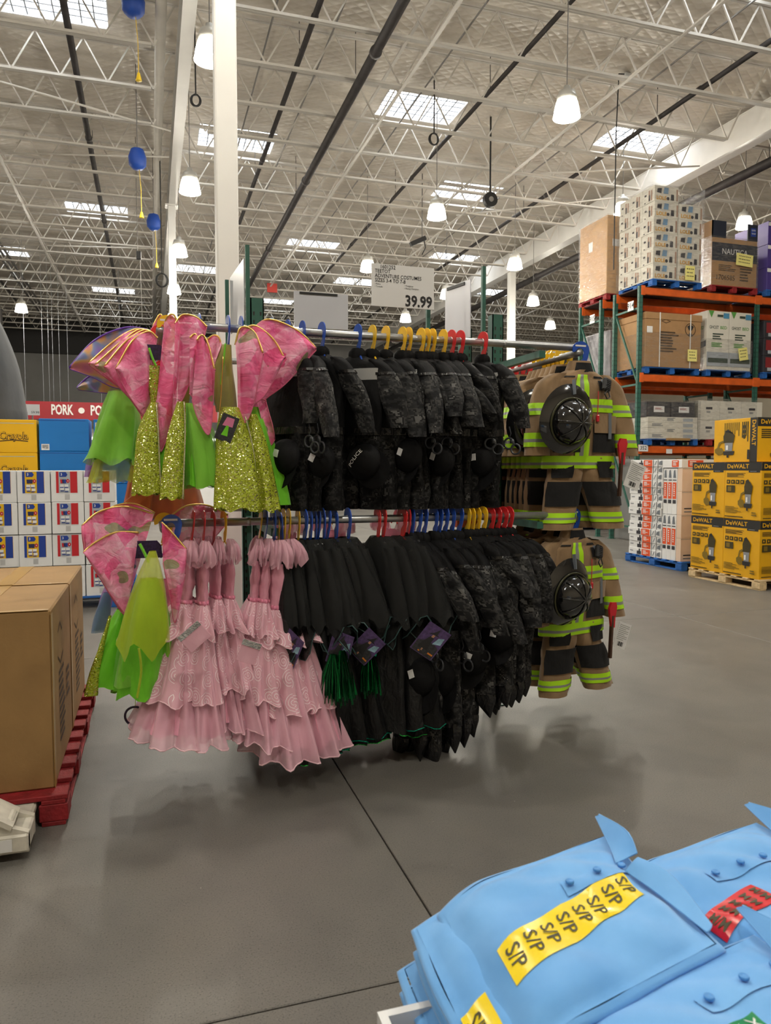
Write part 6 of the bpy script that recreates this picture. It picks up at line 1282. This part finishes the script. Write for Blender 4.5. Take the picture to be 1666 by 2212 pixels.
film('clear stretch film round the white printed cartons', (11.44, 13.42, z1 + .14), (13.18 - .2, 14.48, z1 + 1.02))
o = carton('brown_scrap', 'torn brown cardboard lying on the front of the blue pallet', (10.85, 13.36, z1 + .10), (.55, .12, .05), 'card'); 
for k in range(3): o = carton('dark_carton', 'dark carton under the lowest beam, %s from the left' % ORD[k], (10.5 + .85 * k, 14.0, 0), (.8, 1.0, 1.8), ['wall_grey', 'card', 'l_dark'][k], 'dark cartons')
# price card by the frame
o = thing('price_card', 'white price card reading 489.99 beside the green rack frame', 'sign', (aty(1362, 880, 15.9)[0], 15.9, 0)); z = aty(1362, 880, 15.9)[2]
MB().box((0, 0, z), (.32, .01, .34)).build('card_face', MATS['paper'], o); MB().box((0, .02, z / 2), (.03, .03, z)).build('stand', MATS['pipe_grey'], o); m = MB(); put_text(m, '489.99', lambda u, v: (.03 + u, -.007, z - .1 + v), size=.1, bold=.01); m.build('lettering', MATS['ink'], o)
# --- mattress cartons on the floor left of the racking
pallet('blue pallet under the floor mattress cartons', (11.0, 17.1, 0), 2.0, 1.2, 'pallet_blue')
for k in range(3): ghost('mattress_carton', '%s tall white mattress carton standing on the floor pallet' % ['left', 'middle', 'right'][k], (10.34 + .58 * k, 17.0, .14), (.57, 1.0, 1.42), True)
for k in range(2): o = carton('mattress_carton', '%s white carton laid on the floor mattress cartons' % ['lower', 'upper'][k], (11.4, 17.0, 1.565 + .46 * k), (.8, 1.0, .455), 'cream_box', 'white mattress cartons'); prints(o, (.8, 1.0, .455), '-Y', [('r', .8, .1, .95, .3, 'l_dark'), ('lines', .1, .7, .4, .85, 2, 'tape_grey')], .003)
# --- white and orange tool boxes on a blue pallet
M('o_orange', srgb('dd5426'), .5); M('beige_box', srgb('dcc3ae'), .7, noise=(4, .03))
px0, py0, py1 = 7.80, 9.50, 10.80
pallet('blue pallet under the white and orange tool boxes', (px0 + .52, (py0 + py1) / 2, 0), 1.08, 1.42, 'pallet_blue')
TB = None; d = (.95, .84, .112)
for r in range(14):
    if TB is None:
        TB = carton('tool_box', '', (0, 0, 0), d, 'white_box', 'flat white and orange tool boxes')
        prints(TB, d, '-X', [('r', .42, .04, .68, .96, 'o_orange'), ('lines', .46, .2, .62, .8, 4, 'white_box'), ('r', .27, .1, .40, .6, 'l_dark'), ('r', .33, .5, .37, .95, 'l_dark'), ('lines', .05, .4, .2, .6, 1, 'tape_grey'), ('r', .71, .0, .725, 1, 'l_dark'), ('poly', [(.75, .2), (.77, .2), (.82, .8), (.80, .8)], 'tape_grey'), ('r', .85, 0, .865, 1, 'l_dark'), ('poly', [(.88, .3), (.98, .2), (.98, .9), (.9, .7)], 'tape_grey')], .002)
        o = TB
    else: o = copy_tree(TB)
    o.location = (px0 + d[0] / 2 + .012 * math.sin(r * 1.7), 10.37 + .012 * math.sin(r * 2.3), .14 + r * .1135); o['label'] = 'flat white tool box with orange label, %s from the bottom' % ORD[r]
VB = None
for tier in range(2):
    for k in range(3):
        d = (.9, .105, .72)
        if VB is None:
            VB = carton('upright_tool_box', '', (0, 0, 0), d, 'white_box', 'upright white and orange tool boxes'); prints(VB, d, '-X', [('r', .1, .34, .9, .70, 'o_orange'), ('lines', .3, .38, .6, .66, 6, 'white_box'), ('r', .15, .24, .85, .32, 'l_dark'), ('r', .1, .74, .9, .76, 'l_dark'), ('poly', [(.2, .8), (.8, .8), (.6, .98), (.3, .95)], 'tape_grey')], .002); o = VB
        else: o = copy_tree(VB)
        o.location = (px0 + .46, 9.67 + .107 * k, .14 + tier * .725); o['label'] = 'upright white tool box, %s tier, %s from the front' % (['lower', 'upper'][tier], ORD[k])
for r in range(4):
    d = (.92, .11, .362); o = carton('beige_tray', 'plain beige tray box at the pallet front, %s from the bottom' % ORD[r], (px0 + .47, 9.555, .14 + r * .3635), d, 'beige_box', 'beige tray boxes')
    prints(o, d, '-Y', [('r', .0, .96, 1, .98, 'tape_light')] + ([('r', .05, .25, .2, .3, 'l_dark'), ('lines', .05, .08, .5, .16, 1, 'tape_grey')] if r % 2 == 0 else []), .002)
d = (.95, .45, .13); o = carton('tool_box', 'white tool box lying across the top front of the orange-labelled stack', (px0 + .475, 9.73, 1.597), d, 'white_box'); prints(o, d, '-Y', [('r', .12, .1, .42, .9, 'o_orange'), ('lines', .15, .2, .38, .8, 3, 'white_box'), ('disc', .7, .5, .03, 'l_dark'), ('disc', .9, .5, .03, 'l_dark')], .002); prints(o, d, '-X', [('r', .5, .1, .85, .9, 'o_orange'), ('lines', .55, .2, .8, .8, 3, 'white_box')], .002)
# --- yellow vacuum cartons on a wooden pallet
M('dw_yellow', srgb('e0a80c'), .5, noise=(3, .04)); M('dw_black', (.018, .018, .018), .5); M('dw_grey', srgb('8d9096'), .4); M('dw_olive', srgb('7a6312'), .6); M('dw_mid', srgb('3b3312'), .6)
VX, VY, bw, bd_, bh = 7.53, 7.66, .60, .64, .765
pallet('bare wooden pallet under the yellow vacuum cartons', (VX + .62, VY + .63, 0), 1.28, 1.34, 'pallet_wood')
def vac(ox, oy, s):
    q = lambda pts: [(ox + a * s, oy + b * s) for a, b in pts]
    return [('poly', q([(0, -.02), (.22, -.02), (.24, .3), (-.02, .3)]), 'dw_grey'), ('poly', q([(-.05, .28), (.26, .28), (.3, .5), (.2, .62), (.0, .62), (-.06, .5)]), 'dw_mid'), ('poly', q([(.0, .6), (.2, .6), (.24, .56), (.1, .7), (0, .66)]), 'dw_black'), ('poly', q([(-.04, -.1), (.26, -.1), (.3, .02), (-.06, .02)]), 'dw_black'),
            ('poly', q([(-.32, -.02), (-.22, -.1), (-.08, -.08), (-.04, .02), (-.1, .12), (-.24, .14), (-.33, .08)]), 'dw_olive'), ('poly', q([(-.26, .1), (-.2, .3), (-.06, .36), (-.04, .3), (-.16, .25), (-.2, .1)]), 'dw_olive'), ('poly', q([(.06, -.18), (.12, -.18), (.12, -.08), (.06, -.08)]), 'dw_black'), ('r', ox + .03 * s, oy + .06 * s, ox + .1 * s, oy + .2 * s, 'paper')]
def art(k):
    L = [('r', 0, .855, 1, 1, 'dw_black'), ('text', 'DeWALT', .36, .925, .105, .60, .02, 0, 'dw_yellow'), ('r', .66, .82, .96, .855, 'dw_black'), ('lines', .7, .83, .9, .845, 1, 'dw_grey'), ('lines', .06, .73, .62, .81, 5, 'dw_mid')]
    for j in range(4): L += [('r', .06 + .13 * j, .62, .16 + .13 * j, .69, 'dw_mid'), ('r', .09 + .13 * j, .64, .12 + .13 * j, .67, 'dw_yellow')]
    L += [('r', .06, .47, .30, .59, 'dw_mid'), ('r', .1, .49, .2, .57, 'dw_olive')] + vac(.60, .27, .62) + [('lines', .05, .1, .5, .22, 6, 'dw_olive'), ('r', .04, .035, .55, .05, 'dw_mid'), ('lines', .78, .06, .92, .14, 2, 'dw_olive')]
    return L
DW = None
for r in range(2):
    for c in range(2):
        for e in range(2):
            if c == 1 and e == 1: continue
            d = (bw, bd_, bh)
            if DW is None: DW = carton('vacuum_carton', '', (0, 0, 0), d, 'dw_yellow', 'yellow vacuum cartons'); prints(DW, d, '-X', art(0), .0016); prints(DW, d, '-Y', art(1), .0016); o = DW
            else: o = copy_tree(DW)
            o.location = (VX + bw / 2 + c * (bw + .004), VY + bd_ / 2 + e * (bd_ + .004), .14 + r * (bh + .003)); o['label'] = 'yellow and black vacuum carton, %s layer, %s' % (['lower', 'upper'][r], ['front left', 'rear left', 'front right'][c * 2 + e if c * 2 + e < 3 else 2])
d = (.62, .78, .58); o = carton('vacuum_carton', 'yellow vacuum carton laid on its side on top of the stack', (VX + .33, VY + .50, .14 + 2 * (bh + .003)), d, 'dw_yellow', 'yellow vacuum cartons')
prints(o, d, '-X', [('r', .84, 0, 1, 1, 'dw_black'), ('text', 'DeWALT', .92, .66, .115, .58, .02, -90, 'dw_yellow'), ('vlines', .25, .6, .62, .92, 8, 'dw_olive'), ('vlines', .66, .4, .82, .92, 4, 'dw_mid'), ('r', .68, .55, .74, .62, 'dw_mid'), ('r', .68, .66, .74, .73, 'dw_mid'), ('r', .68, .77, .74, .84, 'dw_mid'), ('r', .79, .06, .84, .28, 'dw_black')] + vac(.28, .24, .75), .0016)
prints(o, d, '-Y', [('r', 0, .8, 1, 1, 'dw_black'), ('text', 'DeWALT', .38, .9, .14, .6, .02, 0, 'dw_yellow'), ('lines', .1, .52, .7, .74, 5, 'dw_mid')] + vac(.5, .15, .5), .0016)
o = carton('vacuum_carton', 'yellow vacuum carton at the right edge beside the sideways one', (VX + .97, VY + .33, .14 + 2 * (bh + .003)), (.62, .64, .58), 'dw_yellow', 'yellow vacuum cartons'); prints(o, (.62, .64, .58), '-Y', [('r', 0, .8, 1, 1, 'dw_black'), ('text', 'DeWALT', .38, .9, .14, .6, .02, 0, 'dw_yellow')] + vac(.5, .3, .5), .0016)
# ================================================================== foreground: folded polo shirts on a display tray
def polo_mat():
    m, t, b = newmat('polo_blue'); MATS['polo'] = m
    tc = t.new('ShaderNodeTexCoord'); n = t.new('ShaderNodeTexNoise'); n.inputs['Scale'].default_value = 9; n.inputs['Detail'].default_value = 4; t.lk(tc.outputs['Object'], n.inputs['Vector'])
    t.lk(t.ramp(n.outputs[0], [(.3, srgb('5d9fe0')), (.7, srgb('74b2ee'))]), b.inputs['Base Color']); b.inputs['Roughness'].default_value = .9; b.inputs['Sheen Weight'].default_value = .35
    n2 = t.new('ShaderNodeTexNoise'); n2.inputs['Scale'].default_value = 900; t.lk(tc.outputs['Object'], n2.inputs['Vector'])
    bm = t.new('ShaderNodeBump'); bm.inputs['Strength'].default_value = .15; bm.inputs['Distance'].default_value = .001; t.lk(n2.outputs[0], bm.inputs['Height']); t.lk(bm.outputs[0], b.inputs['Normal'])
polo_mat()
M('button_blue', srgb('4a90d8'), .35); M('s_yellow', srgb('f2d616'), .25, coat=.4); M('s_red', srgb('d2202c'), .25, coat=.4); M('s_green', srgb('1f8a55'), .25, coat=.4); M('s_ink', srgb('3a3410'), .5); M('tray_white', (.75, .76, .77), .5)
class Shirt:
    def __init__(s, label, q, z0, th, seed, amp=.006, droop=0.0, group='folded blue polo shirts'):
        s.q = [np.array(p, float) for p in q]; s.z0, s.th = z0, th; rg = np.random.RandomState(seed); s.ph = rg.rand(12) * 6.28; s.amp = amp; s.droop = droop
        c = sum(s.q) / 4; s.o = thing('folded_polo_shirt', label, 'shirt', (c[0], c[1], z0), 0, group); s.c = np.array([c[0], c[1], z0])
        N = 44; P = []
        us = np.linspace(-.035, 1.035, N); m = MB(); P = np.array([[s.S(u, v) for u in us] for v in us]); m.grid(P[:, :])
        Bt = np.array([[s.S(u, v, bottom=True) for u in us] for v in us])
        ring = [(0, k) for k in range(N)] + [(k, N - 1) for k in range(1, N)] + [(N - 1, k) for k in range(N - 2, -1, -1)] + [(k, 0) for k in range(N - 2, 0, -1)]
        rows = []
        for f in np.linspace(0, 1, 6):
            bul = .012 * math.sin(math.pi * f); row = []
            for (i, k) in ring:
                a, b = P[i, k], Bt[i, k]; p = a * (1 - f) + b * f; dr = np.array([a[0], a[1], 0]); nn = np.linalg.norm(dr[:2]); p = p + dr / nn * (bul + .0025 * math.sin(.22 * k + .17 * i + seed)) ; row.append(p)
            rows.append(row)
        m.grid(rows, True); m.build('body', MATS['polo'], s.o, True)
    def S(s, u, v, off=0.0, bottom=False):
        q = s.q; p = q[0] * (1 - u) * v + q[1] * u * v + q[2] * u * (1 - v) + q[3] * (1 - u) * (1 - v)      # TL TR BR BL
        e = (1 - min(1, abs(2 * u - 1)) ** 7) * (1 - min(1, abs(2 * v - 1)) ** 7)
        a = s.amp * (math.sin(7 * u + 3 * v + s.ph[0]) + .7 * math.sin(13 * v - 4 * u + s.ph[1]) + .45 * math.sin(19 * u + 11 * v + s.ph[2]) + .5 * math.sin(9 * (u + v) ** 2 + s.ph[3]) - .9 * abs(math.sin(5 * v + 7 * u * v + s.ph[4])) ** .6 - .6 * abs(math.sin(8 * u - 3 * v * v + s.ph[5])) ** .6)
        z = 0 if bottom else s.th * (.45 + .55 * e) + a * e * 1.0 - s.droop * (max(0, .25 - u) * 4) ** 2
        if bottom: z = -s.droop * (max(0, .25 - u) * 4) ** 2
        return np.array([p[0] - s.c[0], p[1] - s.c[1], z + off])
    def strip(s, name, u0, v0, u1, v1, wv, mat, off=.0016, n=24, k=6, th=None):     # strip from (u0,v0) to (u1,v1), half width wv in v
        m = MB(); P = [[s.S(u0 + (u1 - u0) * t, v0 + (v1 - v0) * t + wv * w, off) for w in np.linspace(-1, 1, k)] for t in np.linspace(0, 1, n)]
        m.grid(P); return m.build(name, MATS[mat], s.o, True)
    def sticker(s, u0, v0, u1, v1, wv, mat, txt, n, ink, sz):
        st = s.strip('size_sticker', u0, v0, u1, v1, wv, mat)
        m = MB()
        for i in range(n):
            t = (i + .5) / n; uc = u0 + (u1 - u0) * t; vc = v0 + (v1 - v0) * t
            put_text(m, txt, lambda x, y: s.S(uc + y * .9, vc - x, .0026), size=sz, bold=.01)
        m.build('lettering', MATS[ink], st)
    def button(s, u, v):
        c = s.S(u, v, .006); m = MB(); m.lathe([(0, .003), (.0045, .0028), (.0052, .0035), (.0062, .0030), (.0065, .001), (.0062, 0), (0, 0)], 16, c); b = m.build('button', MATS['button_blue'], s.o, True)
    def collar(s, pts, name='collar_flap', lift=.02):       # pts: [(u,v)] inner edge -> outer edge rows, folded flap with thickness
        m = MB(); P = []
        for row in pts: P.append([s.S(u, v, h) for u, v, h in row])
        A = np.array(P); A2 = cr(A.reshape(len(A), -1), np.linspace(0, 1, 12)).reshape(12, A.shape[1], 3)
        B2 = np.array([cr(r, np.linspace(0, 1, 10)) for r in A2]); m.grid(B2); m.grid(B2[:, ::-1] - np.array([0, 0, .0025]))
        ed = list(B2[0]) + list(B2[1:, -1]) + list(B2[-1, ::-1][1:]) + list(B2[::-1, 0][1:-1]); m.tube([p - np.array([0, 0, .00125]) for p in ed], .0014, 5, closed=True)
        return m.build(name, MATS['polo'], s.o, True)
ZS = .86
tc_ = atz(815, 2186, ZS); tray = thing('display_tray', 'white cardboard tray edge under the blue polo shirts', 'tray', (.85, .62, 0))
tx0, ty1 = tc_[0], tc_[1] + .0
tb = MB(); tb.box2((tx0 - .85, -.5, ZS - .09), (.75, ty1 - .62, ZS - .075)); tb.build('tray_floor', MATS['tray_white'], tray)
MB().box2((tx0 - .85, -.5, ZS - .09), (tx0 - .838, ty1 - .62, ZS)).build('tray_wall', MATS['tray_white'], tray); MB().box2((tx0 - .838, ty1 - .632, ZS - .09), (.75, ty1 - .62, ZS)).build('tray_wall', MATS['tray_white'], tray)
MB().box2((tx0 - .85, -.5, 0), (.75, ty1 - .62, ZS - .09)).build('display_base', MATS['tray_white'], tray)
QA = [(.415, .985), (.725, 1.06), (.70, .785), (.395, .712)]
def sh(q, dx, dy, g=1.0): c = np.mean(np.array(q), 0); return [tuple(c + (np.array(p) - c) * g + [dx, dy]) for p in q]
zf = ZS - .075
zz = zf
tops = {}
def pile(nm, q, n, th, seeds, lab, drp=.02, ex=0.0):
    z = zf
    for k in range(n):
        qq = sh(q, -ex - .012 * ((n - 1 - k) % 2) - .006 * (n - 1 - k), .004 * (k % 3), 1 + .012 * (n - 1 - k)); top = k == n - 1
        s = Shirt(lab % (ORD[n - 1 - k] if not top else 'top'), qq if not top else q, z, th, seeds + k, amp=.0022 if not top else .0036, droop=drp if top else .01); z += th * .96
        tops[(nm, k)] = s
    return s
A = pile('A', QA, 6, .034, 100, '%s light blue polo shirt of the pile with yellow S/P stickers', ex=.02)
QC = [(.425, .705), (.775, .775), (.79, .455), (.44, .39)]
Cc = pile('C', QC, 6, .032, 120, '%s light blue polo shirt of the nearest pile with the green XL sticker')
QB = [(.735, 1.0), (1.055, 1.06), (1.075, .79), (.755, .755)]
B = pile('B', QB, 5, .036, 140, '%s light blue polo shirt of the right pile with the red M/M sticker')
QD = [(.90, 1.39), (1.21, 1.44), (1.22, 1.15), (.91, 1.10)]
D = 0 and pile('D', QD, 5, .036, 160, '%s light blue polo shirt of the farthest pile at the right edge')
for s, st in ((A, ('s_yellow', 'S/P', 8, 's_ink')), (Cc, ('s_green', 'XL/TG', 6, 'paper')), (B, ('s_red', 'M/M', 5, 's_ink'))):
    pv = .82 if s is Cc else .63; pu = -.24 if s is B else 0
    s.strip('placket', .52 + pu, pv, 1.0 + pu, pv, .05, 'polo', .0022)
    for u in (.56, .74, .91): s.button(u + pu, pv + .01)
    # two collar flaps at the neck end
    s.collar([[(.90, .68, .006), (.955, .84, .012), (1.02, 1.12, .026)], [(.985, .66, .022), (1.02, .86, .034), (1.03, 1.10, .03)], [(1.02, .64, .03), (1.05, .80, .042), (1.035, 1.10, .032)]])
    s.collar([[(.90, .58, .006), (.965, .36, .008), (1.03, .02, .008)], [(.955, .58, .024), (1.02, .36, .022), (1.05, .02, .010)], [(1.0, .60, .03), (1.07, .38, .03), (1.07, .03, .012)]])
    s.strip('neck_tape', .97, .56, 1.01, .70, .006, 'paper', .012)
A.sticker(.06, .37, .88, .49, .12, 's_yellow', 'S/P', 8, 's_ink', .11)
Cc.sticker(.10, .50, .66, .60, .12, 's_green', 'XL/TG', 6, 'paper', .075)
B.sticker(.03, .32, .42, .38, .10, 's_red', 'M/M', 5, 's_ink', .075)
for k in (4, 3):
    s = tops[('A', k)]
    m = MB(); P = [[s.S(.09 - .12 * w, .12 + .22 * t, .003) for w in np.linspace(0, 1, 8)] for t in np.linspace(0, 1, 8)]
    st = m.grid(P).build('size_sticker', MATS['s_yellow'], s.o, True); m = MB(); put_text(m, 'S/P', lambda x, y: s.S(.0 + y, .23 - x, .0042), size=.1, bold=.01); m.build('lettering', MATS['s_ink'], st)
